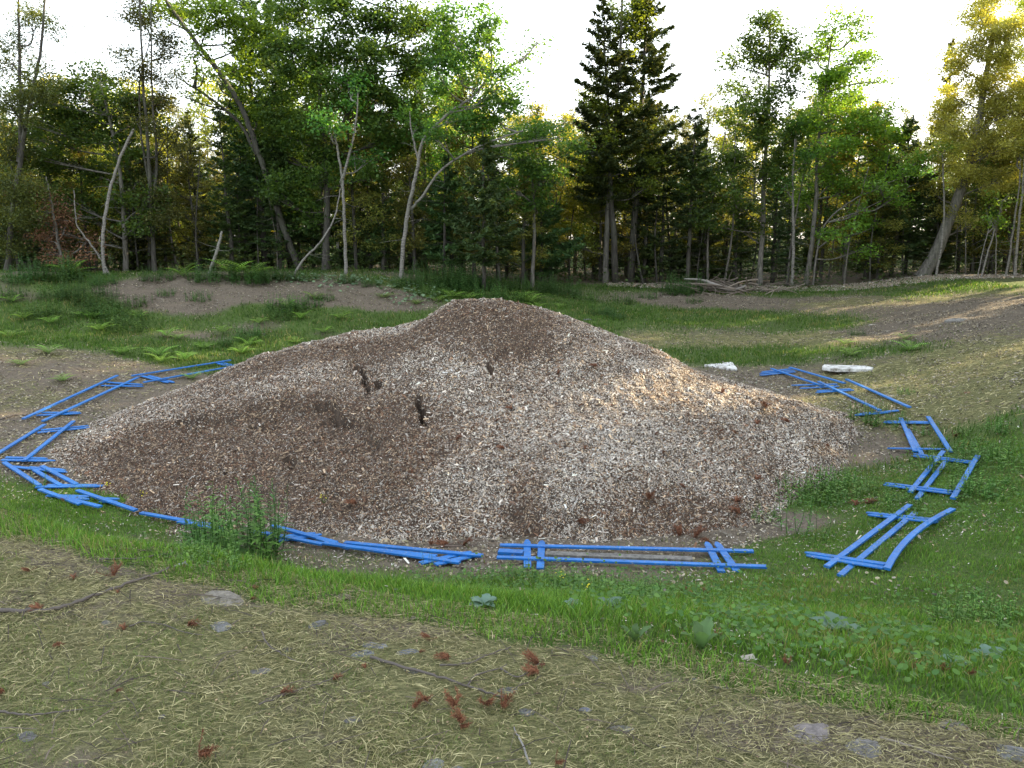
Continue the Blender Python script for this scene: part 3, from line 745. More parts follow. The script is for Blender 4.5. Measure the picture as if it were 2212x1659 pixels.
x, y = scatter(260000, -11, 13, 5, 26, lambda a, b: offpile(a, b) * (crest_s(a, b) > .5) * np.clip(1 - 1.2 * cover(a, b)[0], .05, 1) * (.15 + 1.2 * (fbm(a, b, .3, 311) > .5)))
n = len(x); kb = rng.integers(0, 3, n)
for q, (ca, cb) in enumerate((((.05, .04, .03), (.12, .095, .07)), ((.16, .14, .11), (.30, .27, .22)), ((.22, .19, .12), (.42, .36, .25)))):
    m_ = kb == q; round_leaves(mb, x[m_], y[m_], rng.uniform(.002, .03, m_.sum()), rng.uniform(.006, .022, m_.sum()), np.array(ca), np.array(cb), k=5)
x, y = scatter(2600, -4.5, 4.5, 1.4, 5, lambda a, b: (crest_s(a, b) < .1) * 1.0)
n = len(x); strands(mb, x, y, rng.uniform(.05, .20, n), rng.uniform(.002, .0045, n), np.array([.05, .04, .033]), np.array([.14, .11, .09]), lift=.02)
x, y = scatter(9000, -4.5, 4.5, 1.4, 5, lambda a, b: (crest_s(a, b) < .1) * 1.0)
n = len(x); round_leaves(mb, x, y, rng.uniform(.004, .02, n), rng.uniform(.0025, .0055, n), np.array([.12, .08, .05]), np.array([.38, .28, .17]), k=4)
tag(mb.build('dry_straw', M['dry']), 'beige straw mulch strewn on the near bank and dry patches', 'straw', kind='stuff')

# clover and other round-leaved cover
mb = MB()
CLV = GB([(1300, 1270, 1.0, .35, .9), (1150, 1255, .7, .3, .8), (1500, 1300, .9, .4, .6), (1800, 1450, .8, .5, .6), (2000, 1420, .8, .6, .6), (1500, 1340, .5, .3, .7), (2100, 1000, .8, .8, .8), (1800, 1075, .6, .5, .9), (2000, 1120, .8, .4, .6), (2130, 1300, .6, .5, .5), (1700, 1400, .6, .3, .5), (2150, 1100, .6, .6, .7), (1850, 1360, .5, .3, .4), (1600, 1240, .4, .2, .3)])
x, y = scatter(150000, -3, 7.5, 2.2, 10, lambda a, b: np.clip(blobs(a, b, CLV), 0, 1) * .42 * offpile(a, b) * (fbm(a, b, .2, 191) > .42) * (crest_s(a, b) > .2))
n = len(x); round_leaves(mb, x, y, rng.uniform(.02, .13, n) * (.5 + fbm(x, y, .5, 193)), rng.uniform(.007, .018, n), np.array([.04, .13, .022]), np.array([.12, .25, .045]))
tag(mb.build('clover', M['plant']), 'patches of round-leaved clover in the green slope', 'clover', kind='stuff')
mb = MB()   # trailing coltsfoot leaves on the far left rim
x = rng.uniform(-9, 2, 5000); y = rng.uniform(19.5, 23, 5000)
C2 = GB([(640, 605, .8, .35, 1), (720, 608, .8, .3, 1), (800, 614, .9, .35, 1), (560, 603, .5, .25, .5), (880, 640, .5, .6, .9), (920, 655, .5, .5, .8), (730, 630, .3, .4, .3)])
ok = rng.random(5000) < blobs(x, y, C2) * .8; x, y = x[ok], y[ok]
n = len(x); round_leaves(mb, x, y, rng.uniform(.02, .12, n), rng.uniform(.03, .06, n), np.array([.10, .17, .09]), np.array([.2, .29, .17]))
tag(mb.build('coltsfoot', M['plant']), 'pale coltsfoot leaves trailing along the far left rim', 'ground cover', kind='stuff')
# dark forest litter and low undergrowth under the trees
mb = MB()
x, y = scatter(200000, -22, 24, 22.0, 46, lambda a, b: (.25 + .5 * (fbm(a, b, 1.5, 201) > .5)) * (b > 23.5 + .12 * np.clip(a + 8, 0, 22)))
n = len(x); round_leaves(mb, x, y, rng.random(n) ** 2 * .7, rng.uniform(.025, .06, n), np.array([.03, .06, .015]), np.array([.08, .12, .03]), k=4)
tag(mb.build('undergrowth', M['plant']), 'low leafy undergrowth on the forest floor', 'undergrowth', kind='stuff')

# ------------------------------------------------------------------ ferns, weeds, twigs, stones
def leaf_strip(mb, p, d, up, L, w, col, droop=.3, n=4):
    """pointed leaf from p along d, arching down"""
    d = norm(d); s = norm(np.cross(d, up)); V = []
    for i in range(n + 1):
        t = i / n; c = np.array(p) + d * L * t + np.array([0, 0, -1.0]) * droop * L * t * t
        ww = w * (0.35 + 1.3 * t) * (1 - t) ** .8 if i < n else 0
        ww = max(ww, .0)
        V += [c - s * ww, c + s * ww]
    F = [[2 * i, 2 * i + 1, 2 * i + 3, 2 * i + 2] for i in range(n)]
    mb.add(V, np.array(F), col)
def fern_mesh(seed):
    rr = np.random.default_rng(seed); mb = MB()
    for k in range(7):
        th = k / 7 * 2 * math.pi + rr.uniform(-.3, .3); L = rr.uniform(.28, .45); el = rr.uniform(.7, 1.2)
        d = np.array([math.cos(th) * math.cos(el), math.sin(th) * math.cos(el), math.sin(el)])
        s = norm(np.cross(d, [0, 0, 1])); P = []
        for i in range(15):
            t = i / 14; P.append(d * L * t + np.array([math.cos(th), math.sin(th), -1.1]) * L * .35 * t * t)
        P = np.array(P); tube(mb, P, np.linspace(.004, .001, 15), 3, (.12, .2, .05))
        col = np.array([.20, .36, .055]) * rr.uniform(.8, 1.25)
        for i in range(2, 15):
            t = i / 14; l = .13 * math.sin(math.pi * min(1, t * .9 + .12)) + .012
            for sg in (-1, 1):
                leaf_strip(mb, P[i], s * sg + d * .35, [0, 0, 1], l, .016, col, .15, 2)
    return mb.mesh('fern', M['plant'])
def weed_mesh(seed, nst, h0, h1, spread, leafL, leafW, colA, colB, gap=.03):
    rr = np.random.default_rng(seed); mb = MB(); colA = np.array(colA); colB = np.array(colB)
    for k in range(nst):
        a = rr.uniform(0, 6.28); r = spread * math.sqrt(rr.random()); b = np.array([r * math.cos(a), r * math.sin(a), -.03]); h = rr.uniform(h0, h1)
        lean = rr.normal(0, .09, 2); top = b + np.array([lean[0] * h, lean[1] * h, h])
        P = smooth_path([b, (b + top) / 2 + rr.normal(0, .01, 3), top], 5); tube(mb, P, np.linspace(.004, .0015, len(P)), 3, colA * .9)
        z = .08 * h; t = colA + (colB - colA) * rr.random()
        while z < h:
            f = z / h; p = b * (1 - f) + top * f; an = rr.uniform(0, 6.28)
            sz = (1.15 - .75 * f) * rr.uniform(.7, 1.2)
            leaf_strip(mb, p, np.array([math.cos(an), math.sin(an), rr.uniform(.2, .9)]), [0, 0, 1], leafL * sz, leafW * sz, t * rr.uniform(.75, 1.25), .35, 3)
            z += gap * rr.uniform(.6, 1.4)
    return mb.mesh('weed', M['plant'])
def put(mesh, name, p, s=1.0, rz=None, label=None, cat=None, group=None, rot=None):
    o = bpy.data.objects.new(name, mesh); o.location = p; o.scale = (s, s, s)
    o.rotation_euler = rot if rot is not None else (0, 0, rng.uniform(0, 6.28) if rz is None else rz)
    link(o); return tag(o, label, cat, group)

fernM = [fern_mesh(i) for i in range(3)]
FERN_AT = [(195, 690, 1.3, ''), (215, 715, 1.2, ''), (105, 765, 1.1, ''), (300, 690, 1.1, ''), (360, 727, 1.1, ''), (265, 765, 1, ''), (345, 770, 1.3, ''), (385, 735, .9, ''), (400, 780, 1.2, ''), (350, 785, 1.2, ''), (440, 755, .9, ''), (540, 750, 1.3, ''), (520, 765, 1.2, ''),
           (620, 665, 1.3, ''), (650, 690, 1.2, ''), (735, 690, 1.0, ''), (680, 648, 1.2, ''), (25, 655, 1.3, ''), (50, 690, 1.1, ''), (975, 645, 1.5, ''), (945, 655, 1.3, ''), (1010, 648, 1.3, ''), (1145, 655, 1.6, ''), (1130, 645, 1.3, ''), (1160, 668, 1.1, ''), (1205, 690, .9, ''), (640, 745, .9, ''), (900, 660, .9, ''),
           (1965, 760, 1.3, ''), (1955, 735, 1.0, ''), (1835, 770, 1.1, ''), (1825, 745, .9, ''), (135, 825, .8, ''), (415, 820, .8, ''), (45, 790, .8, ''), (480, 720, 1.0, ''), (560, 700, 1.0, ''), (110, 700, 1.2, ''), (20, 730, 1.1, ''), (700, 720, .9, ''), (1210, 665, .8, ''), (1070, 660, 1.1, ''), (830, 645, 1.0, '')]
for u, v, s, _ in FERN_AT:
    p = hit(u, v); put(fernM[int(rng.integers(3))], 'fern', p, s * .8, label='light green fern growing on the grassy pit bank', cat='fern', group='ferns on the far bank')
for u, v, s in [(505, 602, 2.4), (545, 604, 2.4), (395, 598, 1.6), (150, 596, 2.2)]:
    put(fernM[0], 'fern', hit(u, v), s, label='tall pale green fern standing on the far left rim', cat='fern', group='tall ferns on the rim')

bushA = weed_mesh(11, 80, .18, .5, .5, .085, .03, (.05, .12, .03), (.10, .19, .05))
bushB = weed_mesh(12, 60, .15, .4, .42, .08, .032, (.055, .13, .03), (.12, .22, .05))
BUSH_AT = [(110, 600, 1.5, 0), (140, 605, 1.2, 0), (175, 640, 1.2, 0), (210, 660, 1.2, 0), (235, 680, 1.2, 1), (260, 700, 1.2, 1), (190, 680, 1.0, 1), (120, 640, 1.0, 1), (285, 715, 1.0, 1), (90, 680, 1.0, 1), (40, 610, 1.0, 0), (220, 615, .8, 0), (340, 605, .9, 0), (460, 608, 1.2, 0), (435, 602, 1.0, 1), (540, 610, 1.2, 0), (580, 606, 1.0, 0), (620, 604, .8, 0), (665, 606, .8, 1),
           (620, 670, 1.3, 1), (660, 665, 1.0, 1), (600, 690, .8, 1), (880, 620, 1.1, 0), (930, 615, 1.4, 0), (965, 612, 1.7, 0), (985, 625, 1.4, 0), (1010, 620, 1.3, 0), (1040, 625, 1.1, 0), (1080, 625, 1.2, 0), (1120, 628, 1.1, 1), (1160, 630, 1.2, 0), (1195, 632, 1.3, 0), (1060, 645, 1.2, 1), (1100, 650, 1.2, 1), (930, 640, 1.1, 1), (1225, 640, 1.0, 0), (1465, 635, 1.5, 0), (1480, 632, 1.3, 0), (1300, 680, .8, 0), (1325, 690, .7, 0), (1350, 655, .9, 1), (1400, 645, .7, 1),
           (1270, 650, .8, 1), (1850, 725, .5, 1), (545, 725, .9, 1), (505, 745, .8, 1), (430, 650, .8, 1), (750, 612, .7, 0), (800, 618, .6, 0), (700, 650, .7, 1), (1500, 655, .6, 1), (300, 660, .8, 1), (20, 640, .9, 1), (360, 640, .6, 1)]
for u, v, s, k in BUSH_AT:
    p = hit(u, v); put([bushA, bushB][k], 'weed_clump', p, s, label='dark leafy weed clump on the far bank or rim of the pit', cat='weeds', group='leafy weeds on the far bank')
# nearer plants
rod = weed_mesh(21, 60, .20, .50, .34, .12, .018, (.06, .15, .03), (.14, .26, .05), .020)
p = hit(500, 1195, ground0); put(rod, 'goldenrod', p, 1.45, 0, 'dense clump of tall green weed stems on the near left crest', 'weeds')
rod2 = weed_mesh(22, 10, .5, .85, .28, .10, .011, (.045, .12, .03), (.10, .19, .04), .020)
p = hit(545, 1200, ground0); put(rod2, 'goldenrod', p, 1.1, 0, 'few taller weed stalks reaching up in front of the brown chips', 'weeds')
st1 = weed_mesh(23, 3, .32, .5, .08, .08, .01, (.06, .15, .03), (.11, .22, .05), .022)
for u, v, s, lb in [(1705, 1150, 1.3, 'leafy green stalk leftmost of three by the mound foot on the right'), (1730, 1160, 1.2, 'leafy green stalk in the middle of three by the mound foot'), (1768, 1170, .9, 'shortest leafy stalk of three by the right mound foot'), (300, 1175, .8, 'small green weed stalk beside the half-hidden blue panel'), (430, 1190, .9, 'thin weed stalk left of the dense weed clump'),
                    (925, 1225, .5, 'short weed stalk in front of the twiggy-branch panel'), (1190, 1235, .45, 'low leafy stalk in front of the straight blue panel'), (85, 1060, .8, 'green stalk among blue boards at the left edge')]:
    put(st1, 'weed_stalk', hit(u, v), s, label=lb, cat='weed')
clump = weed_mesh(24, 44, .08, .24, .28, .07, .018, (.08, .19, .035), (.16, .29, .05), .028)
for i, (u, v, s) in enumerate([(1890, 905, 1.6), (1920, 918, 1.2), (1740, 1075, 1.5), (1790, 1070, 1.7), (1840, 1065, 1.3), (1815, 1040, 1.1), (1950, 1090, 1.1), (2060, 1010, 1.4), (2120, 980, 1.3), (2150, 1060, 1.4), (2190, 1000, 1.6), (2090, 1060, 1.0), (1300, 1285, .8), (1340, 1290, .9), (1420, 1285, .7), (1560, 1310, .7), (1250, 1262, .7), (1140, 1250, .8), (1090, 1245, .7), (2100, 1350, 1.0), (2150, 1330, .9), (1650, 1120, .8), (2010, 935, .9), (2100, 940, .9), (1960, 850, .7), (2180, 930, 1.1), (1200, 1275, .7), (1380, 1300, .7), (450, 1225, .9), (540, 1215, .9), (600, 1225, .7), (400, 1215, .6)]):
    put(clump, 'leafy_weed', hit(u, v), s * .8, label='low bright green leafy weed in the pit grass', cat='weeds', group='low weeds on the pit floor and near slope')
def mullein(nl, L, w, col, el):
    rr = np.random.default_rng(nl); mb = MB()
    for k in range(nl):
        a = k * 2.4; e = el + .6 * k / nl; lL = L * rr.uniform(.7, 1.1)
        d = np.array([math.cos(a) * math.cos(e), math.sin(a) * math.cos(e), math.sin(e)]); s = norm(np.cross(d, [0, 0, 1])); V = []
        n = 7
        for i in range(n + 1):
            t = i / n; c = d * lL * t + np.array([0, 0, -1]) * lL * .45 * t ** 2.2 + np.array([0, 0, .01])
            ww = w * math.sin(math.pi * min(1, .08 + .95 * t)) ** .8 * (1 + .18 * (-1) ** i)
            V += [c - s * ww + [0, 0, .012], c, c + s * ww + [0, 0, .012]]
        F = []
        for i in range(n):
            for j in (0, 1): F.append([3 * i + j, 3 * i + j + 1, 3 * i + 4 + j, 3 * i + 3 + j])
        mb.add(V, np.array(F), np.array(col) * rr.uniform(.8, 1.2))
    return mb.mesh('leafy_plant', M['plant'], smooth=True)
gm = mullein(11, .17, .04, (.15, .24, .18), .35)
for u, v, s, lb in [(1810, 1372, 1.0, 'large blue-green rosette plant with lobed leaves in the right grass'), (2135, 1425, .65, 'smaller blue-green plant right of the big lobed rosette'), (2060, 1440, .5, 'low blue-green leaves between two bigger plants on the right'), (1320, 1315, .6, 'blue-green leafy plant in the grass below the straight panel'), (1045, 1310, .55, 'blue-green leafy plant at the grass edge left of centre'), (1240, 1312, .4, 'tiny blue-green plant in the central grass')]:
    put(gm, 'rosette_plant', hit(u, v), s, label=lb, cat='plant')
dock = mullein(5, .26, .028, (.09, .17, .06), .95)
put(dock, 'dock_plant', hit(1515, 1415), .9, 1.1, 'dock plant with long upright leaves beside a spill of chips', 'plant')
put(dock, 'dock_plant', hit(1370, 1392), .55, .3, 'small dock plant left of the long-leaved one', 'plant')
# small yellow flowers
for u, v, lb in [(1215, 1262, 'tiny yellow flowers by the left end of the straight panel'), (1270, 1285, 'tiny yellow flower spray in the central green slope'), (700, 1090, 'yellow flower on the brown lower chips'), (232, 1062, 'yellow-green flowering weed behind the left blue panels'), (310, 1080, 'bright yellow bloom above the left blue boards')]:
    mb = MB(); p = hit(u, v, pile_top) if u in (700,) else hit(u, v)
    for k in range(9):
        q = np.array([rng.normal(0, .025), rng.normal(0, .025), rng.uniform(.05, .11)])
        tube(mb, [[0, 0, -.01], q * [.6, .6, .5], q], [.0015, .0012, .001], 3, (.08, .16, .04))
        round_leaves(mb, np.array([q[0]]), np.array([q[1]]), np.array([q[2]]), np.array([.009]), np.array([.7, .6, .03]), np.array([.8, .7, .05]), surf=lambda a, b: 0 * a)
    o = mb.build('yellow_flower', M['plant']); o.location = p; tag(o, lb, 'flower')

# rust-coloured dead cedar sprigs
def sprig(seed, flat):
    rr = np.random.default_rng(seed); mb = MB()
    for k in range(11):
        a = rr.normal(0, .6); d = norm([math.cos(a), math.sin(a), flat + rr.uniform(0, .25)]); L = rr.uniform(.04, .10)
        P = smooth_path([[0, 0, 0], d * L * .5 + rr.normal(0, .006, 3), d * L], 4); tube(mb, P, .0012, 3, (.12, .05, .03))
        col = np.array([.21, .088, .045]) * rr.uniform(.6, 1.25)
        for i in range(46):
            t = rr.uniform(.1, 1); q = P[min(len(P) - 1, int(t * len(P)))]; dd = norm(d + rr.normal(0, .55, 3)); 
            leaf_strip(mb, q, dd, [0, .3, 1], rr.uniform(.012, .03), .0022, col * rr.uniform(.7, 1.2), .1, 2)
    return mb.mesh('cedar_sprig', M['dry'])
spr = [sprig(1, .15), sprig(2, .5), sprig(3, .9)]
nearS = [(245, 1250, 1.2, 1), (65, 1237, .6, 1), (160, 1255, .6, 0), (90, 1325, .9, 0), (130, 1395, .6, 0), (255, 1287, .4, 0), (405, 1355, .9, 0), (270, 1365, .6, 0), (605, 1505, .8, 0), (970, 1422, .9, 0), (905, 1415, .4, 0), (930, 1385, .7, 1), (1165, 1440, 1.1, 1), (1165, 1460, 1.0, 0), (895, 1535, .9, 2), (920, 1520, .8, 2), (985, 1530, 1.0, 2), (1050, 1530, 1.0, 2), (1085, 1535, 1.1, 2), (1000, 1565, 1.0, 2),
         (995, 1580, .7, 1), (430, 1640, 1.2, 1), (720, 1475, .6, 0), (1200, 1655, .6, 1), (250, 1500, .4, 0), (560, 1275, .5, 0), (540, 1300, .5, 0), (10, 1500, .8, 0), (790, 1450, .4, 0), (1500, 1290, 1.1, 2), (1530, 1285, 1.0, 1), (1480, 1280, .9, 1), (1245, 1255, .5, 0), (1700, 1440, .6, 2), (2090, 1465, .8, 2), (2040, 1455, .6, 2), (1970, 1450, .6, 1), (1540, 1380, .7, 0), (685, 1185, .5, 1), (880, 1205, .6, 0), (930, 1215, .5, 0), (150, 1085, .8, 1), (1870, 1090, 1.1, 0), (1850, 1095, .9, 0), (2050, 1110, .5, 0), (2060, 945, .9, 1), (1960, 945, .6, 0)]
for i, (u, v, s, k) in enumerate(nearS):
    o = put(spr[k], 'cedar_sprig', hit(u, v, ground) + [0, 0, .01], s * (.66 if v > 1180 else 1.3), label='rust-brown dead cedar sprig lying on the ground', cat='sprig', group='rust cedar sprigs on the ground')
pileS = [(1290, 793, 1.6), (1205, 810, 1.1), (1108, 885, 1.2), (1070, 912, 1.0), (985, 955, 1.5), (1090, 973, 1.2), (1205, 965, .6), (1415, 940, .8), (1335, 1042, .7), (1265, 975, .7), (1655, 880, 2.2), (1560, 852, 1.4), (1635, 920, 1.6), (1705, 915, 1.6), (1590, 938, 1.0), (1555, 935, .9), (1430, 985, .8), (1400, 1080, 2.0), (1635, 1040, 1.5), (1600, 1110, 2.4), (1590, 1090, 1.6), (1250, 1130, 1.7), (770, 1090, 1.6), (1480, 1055, .8), (890, 1025, .6), (700, 1065, .5), (1790, 965, 1.2), (1500, 1165, 2.2), (1470, 1160, 1.8), (1530, 1170, 1.4),
         (1380, 770, .9), (1250, 880, .7), (690, 985, .6), (1320, 880, .6), (1525, 1000, .6), (1090, 760, .5), (970, 1180, 1.8), (1000, 1182, 1.6), (930, 1178, 1.2)]
for u, v, s in pileS:
    put(spr[int(rng.integers(2))], 'cedar_sprig', hit(u, v, pile_top) + [0, 0, .015], s * .8, label='rust-brown dead cedar sprig lying on the chip mound', cat='sprig', group='rust cedar sprigs on the mound')

# stones
def stone(u, v, w, h, label, flat=.35, name='stone', col=(.20, .21, .23), D=None, sx=1.0):
    p = hit(u, v, ground0, 1.2); p[2] = float(ground(p[0], p[1]))
    rr = np.random.default_rng(int(u * 7 + v)); bmV = []; n, m = 9, 5
    for i in range(m + 1):
        ph = math.pi * i / m
        for j in range(n):
            th = 2 * math.pi * j / n
            r = 1 + .22 * math.sin(2 * th + rr.uniform(-.2, .2) + u) + rr.normal(0, .09)
            z = math.cos(ph); z = math.copysign(abs(z) ** .45, z) + rr.normal(0, .08)
            bmV.append((w * sx * r * math.sin(ph) ** .6 * math.cos(th), w * .7 * r * math.sin(ph) ** .6 * math.sin(th), h * z))
    F = [[i * n + j, i * n + (j + 1) % n, (i + 1) * n + (j + 1) % n, (i + 1) * n + j] for i in range(m) for j in range(n)]
    mb = MB(); mb.add(bmV, np.array(F)[:, ::-1], np.array(col) * np.array([.62, .59, .54]) * rr.uniform(.85, 1.2)); o = mb.build(name, M['stone'])
    o.location = p - [0, 0, h * .62]; o.rotation_euler = (rr.normal(0, .08), rr.normal(0, .08), 0); tag(o, label, 'stone'); return o
stone(475, 1295, .125, .04, 'large pale buried boulder showing through straw on the left', col=(.24, .225, .20))
stone(475, 1358, .055, .02, 'grey stone just below the big buried boulder')
stone(685, 1352, .05, .028, 'angular blue-grey stone right of the big boulder')
stone(812, 1392, .048, .016, 'flat oval slate, topmost of three left of centre', col=(.22, .24, .29))
stone(785, 1412, .045, .016, 'flat slate, leftmost of three left of centre', col=(.2, .22, .28))
stone(880, 1407, .045, .014, 'flat slate, rightmost of three left of centre', col=(.19, .21, .26))
stone(740, 1292, .045, .02, 'tan stone at the grass edge above the flat slates', col=(.26, .23, .18))
stone(890, 1450, .035, .012, 'small dark slate under the foreground twig', col=(.12, .13, .14))
stone(1135, 1520, .035, .015, 'small grey stone right of the upright rust sprigs')
stone(1265, 1517, .022, .012, 'tiny blue slate chip in the centre right straw', col=(.2, .22, .3))
stone(935, 1640, .045, .014, 'speckled stone at the bottom edge of the straw', col=(.26, .28, .28))
stone(1740, 1590, .10, .03, 'smooth purple-grey rock in the dirt at lower right', col=(.24, .22, .23))
stone(1865, 1625, .07, .025, 'pale rock right of the smooth purple one', col=(.25, .25, .27))
stone(2060, 1575, .06, .02, 'low rock by the grass edge at lower right', col=(.22, .21, .21))
stone(2215, 1640, .08, .03, 'rock in the bottom right corner')
stone(300, 1178, .09, .03, 'grey rock in the grass of the left crest', col=(.2, .2, .19)); stone(318, 1170, .06, .04, 'upright grey rock touching the crest rock', col=(.2, .2, .2))
stone(1280, 1420, .03, .015, 'small slate by the grass edge near centre', col=(.2, .22, .26)); stone(985, 1655, .03, .012, 'pebble at the very bottom centre')
stone(1270, 660 + 30, .12, .05, 'grey stone in the grass behind the mound right flank'); stone(2070, 692, .25, .09, 'flat grey rock on the right bank dirt', col=(.3, .3, .3))
stone(1920, 855, .12, .04, 'flat pale stone on the tan ground at right', col=(.34, .32, .27)); stone(1885, 703, .1, .05, 'small white stone on the right bank', col=(.5, .48, .44))
for i, (u, v) in enumerate([(100, 1480), (620, 1400), (560, 1450), (350, 1560), (760, 1560), (1340, 1560), (1430, 1600), (230, 1350), (60, 1600), (1560, 1560), (850, 1270), (880, 1330), (1500, 1470), (1560, 1490), (1100, 1480)]):
    o = stone(u, v, .015 + .012 * (i % 3), .01, 'small grey pebble half hidden in the straw', name='pebble', col=(.2, .2, .21)); o['group'] = 'pebbles in the foreground straw'; o['category'] = 'pebble'

# sticks and fallen branches
def stick(name, label, pts, r0, r1, side=(), mat='twig', col=(.10, .085, .075), surf=ground, lift=.012, cat='stick'):
    P = []
    for t in pts:
        p = hit(t[0], t[1], surf, 1.2, 40); p[2] += lift + (t[2] if len(t) > 2 else 0); P.append(p)
    base = P[0].copy(); S = smooth_path(np.array(P) - base, 6); S = S + rng.normal(0, r0 * .35, S.shape)
    mb = MB(); tube(mb, S, np.linspace(r0, r1, len(S)), 6, col)
    for sd in side:
        q = [hit(t[0], t[1], surf, 1.2, 40) + [0, 0, lift + (t[2] if len(t) > 2 else 0)] for t in sd]
        S2 = smooth_path(np.array(q) - base, 5); tube(mb, S2, np.linspace(r1 * 1.4, r1 * .5, len(S2)), 5, col)
    o = mb.build(name, M[mat], smooth=True); o.location = base; tag(o, label, cat); return o
stick('branch', 'long curved dark branch lying across the left foreground straw', [(0, 1325), (60, 1326), (130, 1318), (200, 1295), (260, 1272), (320, 1250), (365, 1235)], .009, .005)
stick('branch', 'forked pale lichen-covered stick on the left grass edge', [(380, 1228), (405, 1220), (430, 1212), (460, 1225)], .006, .003, [[(400, 1222), (415, 1232)]], col=(.30, .33, .30))
stick('branch', 'dark twig at the left crest above the rust sprig', [(215, 1215), (290, 1212), (340, 1205), (375, 1200)], .005, .002, [[(375, 1200), (378, 1210)]])
stick('branch', 'long dark thorny branch across the centre foreground', [(800, 1425), (880, 1452), (960, 1472), (1040, 1500), (1090, 1515)], .006, .003, [[(1010, 1488), (1030, 1465), (1080, 1450), (1095, 1442)], [(1080, 1450), (1120, 1470), (1165, 1440)]])
stick('branch', 'thin dark branch lying right of the flat slates', [(950, 1445), (1010, 1440), (1060, 1420), (1105, 1405)], .004, .002)
stick('branch', 'thin branch curling left of the lone slate', [(565, 1372), (580, 1400), (610, 1420), (650, 1440)], .004, .002)
stick('branch', 'fine curved twig beside the flat rust sprig', [(280, 1362), (310, 1350), (350, 1355), (400, 1372), (440, 1378)], .003, .0015)
stick('branch', 'grey twig standing at the bottom edge near centre', [(1145, 1660), (1125, 1610), (1110, 1580)], .004, .002, col=(.2, .19, .18))
stick('branch', 'dark stick near the left bottom edge', [(0, 1545), (60, 1552), (110, 1548), (180, 1540)], .004, .002)
stick('branch', 'thin arched twig in the left middle straw', [(560, 1530), (640, 1500), (700, 1480), (760, 1450)], .003, .0015)
stick('branch', 'long thin stick on the dirt at lower right', [(1900, 1600), (1980, 1625), (2060, 1650)], .004, .002, col=(.2, .17, .14))
stick('branch', 'brown twiggy branch lying behind the blue panel at the mound foot', [(745 + 90, 1187), (900, 1190), (955, 1183), (1030, 1180)], .014, .005, [[(930, 1187), (960, 1196), (1010, 1205)], [(955, 1183), (1000, 1172), (1060, 1170)], [(900, 1189), (915, 1196)]], col=(.16, .12, .10))
stick('branch', 'small bare branch on the dirt beside the left panels', [(205, 905), (240, 915), (270, 918)], .012, .005, [[(250, 916), (262, 905)]], col=(.2, .17, .14))
stick('branch', 'thin pole on the pit floor at the far left', [(0, 908), (30, 900), (60, 898)], .012, .008)

# ------------------------------------------------------------------ trees
LG = (np.array([.045, .115, .026]), np.array([.11, .21, .055]))       # green broad leaves
LY = (np.array([.08, .15, .026]), np.array([.17, .26, .045]))       # yellow-green broad leaves
LC = (np.array([.045, .065, .018]), np.array([.11, .125, .032]))     # cedar olive
LB = (np.array([.18, .24, .035]), np.array([.36, .37, .07]))  # back maples, sunlit yellow put into the leaf colour
LCB = (np.array([.08, .11, .025]), np.array([.24, .24, .05]))  # back cedars, olive lightened to carry sunlight in the colour
LS = (np.array([.03, .068, .024]), np.array([.08, .13, .042]))      # spruce
LD = (np.array([.11, .055, .032]), np.array([.22, .115, .06]))          # dead rust

def leaf_cards(mb, C, size, asp, cols, flat=.6, tdir=None):
    n = len(C); nr = rng.normal(size=(n, 3)); nr[:, 2] = np.abs(nr[:, 2]) + flat; nr = norm(nr)
    a = rng.normal(size=(n, 3)) if tdir is None else tdir + .35 * rng.normal(size=(n, 3))
    a = norm(a - (a * nr).sum(-1, keepdims=True) * nr); b = np.cross(nr, a)
    L = size * rng.uniform(.6, 1.3, n)[:, None] / 2; W = L * asp
    V = np.stack([C - a * L, C + b * W - a * L * .1, C + a * L, C - b * W - a * L * .1], 1).reshape(-1, 3)
    t = rng.random(n)[:, None]; c = (cols[0] * (1 - t) + cols[1] * t)
    return V, c
def add_leaves(mb, C, size, asp, cols, clumpv=None, flat=.6, tdir=None):
    V, c = leaf_cards(mb, C, size, asp, cols, flat, tdir)
    if clumpv is not None: c = c * clumpv[:, None]
    mb.add(V, np.arange(len(V)).reshape(-1, 4), np.repeat(c, 4, 0))

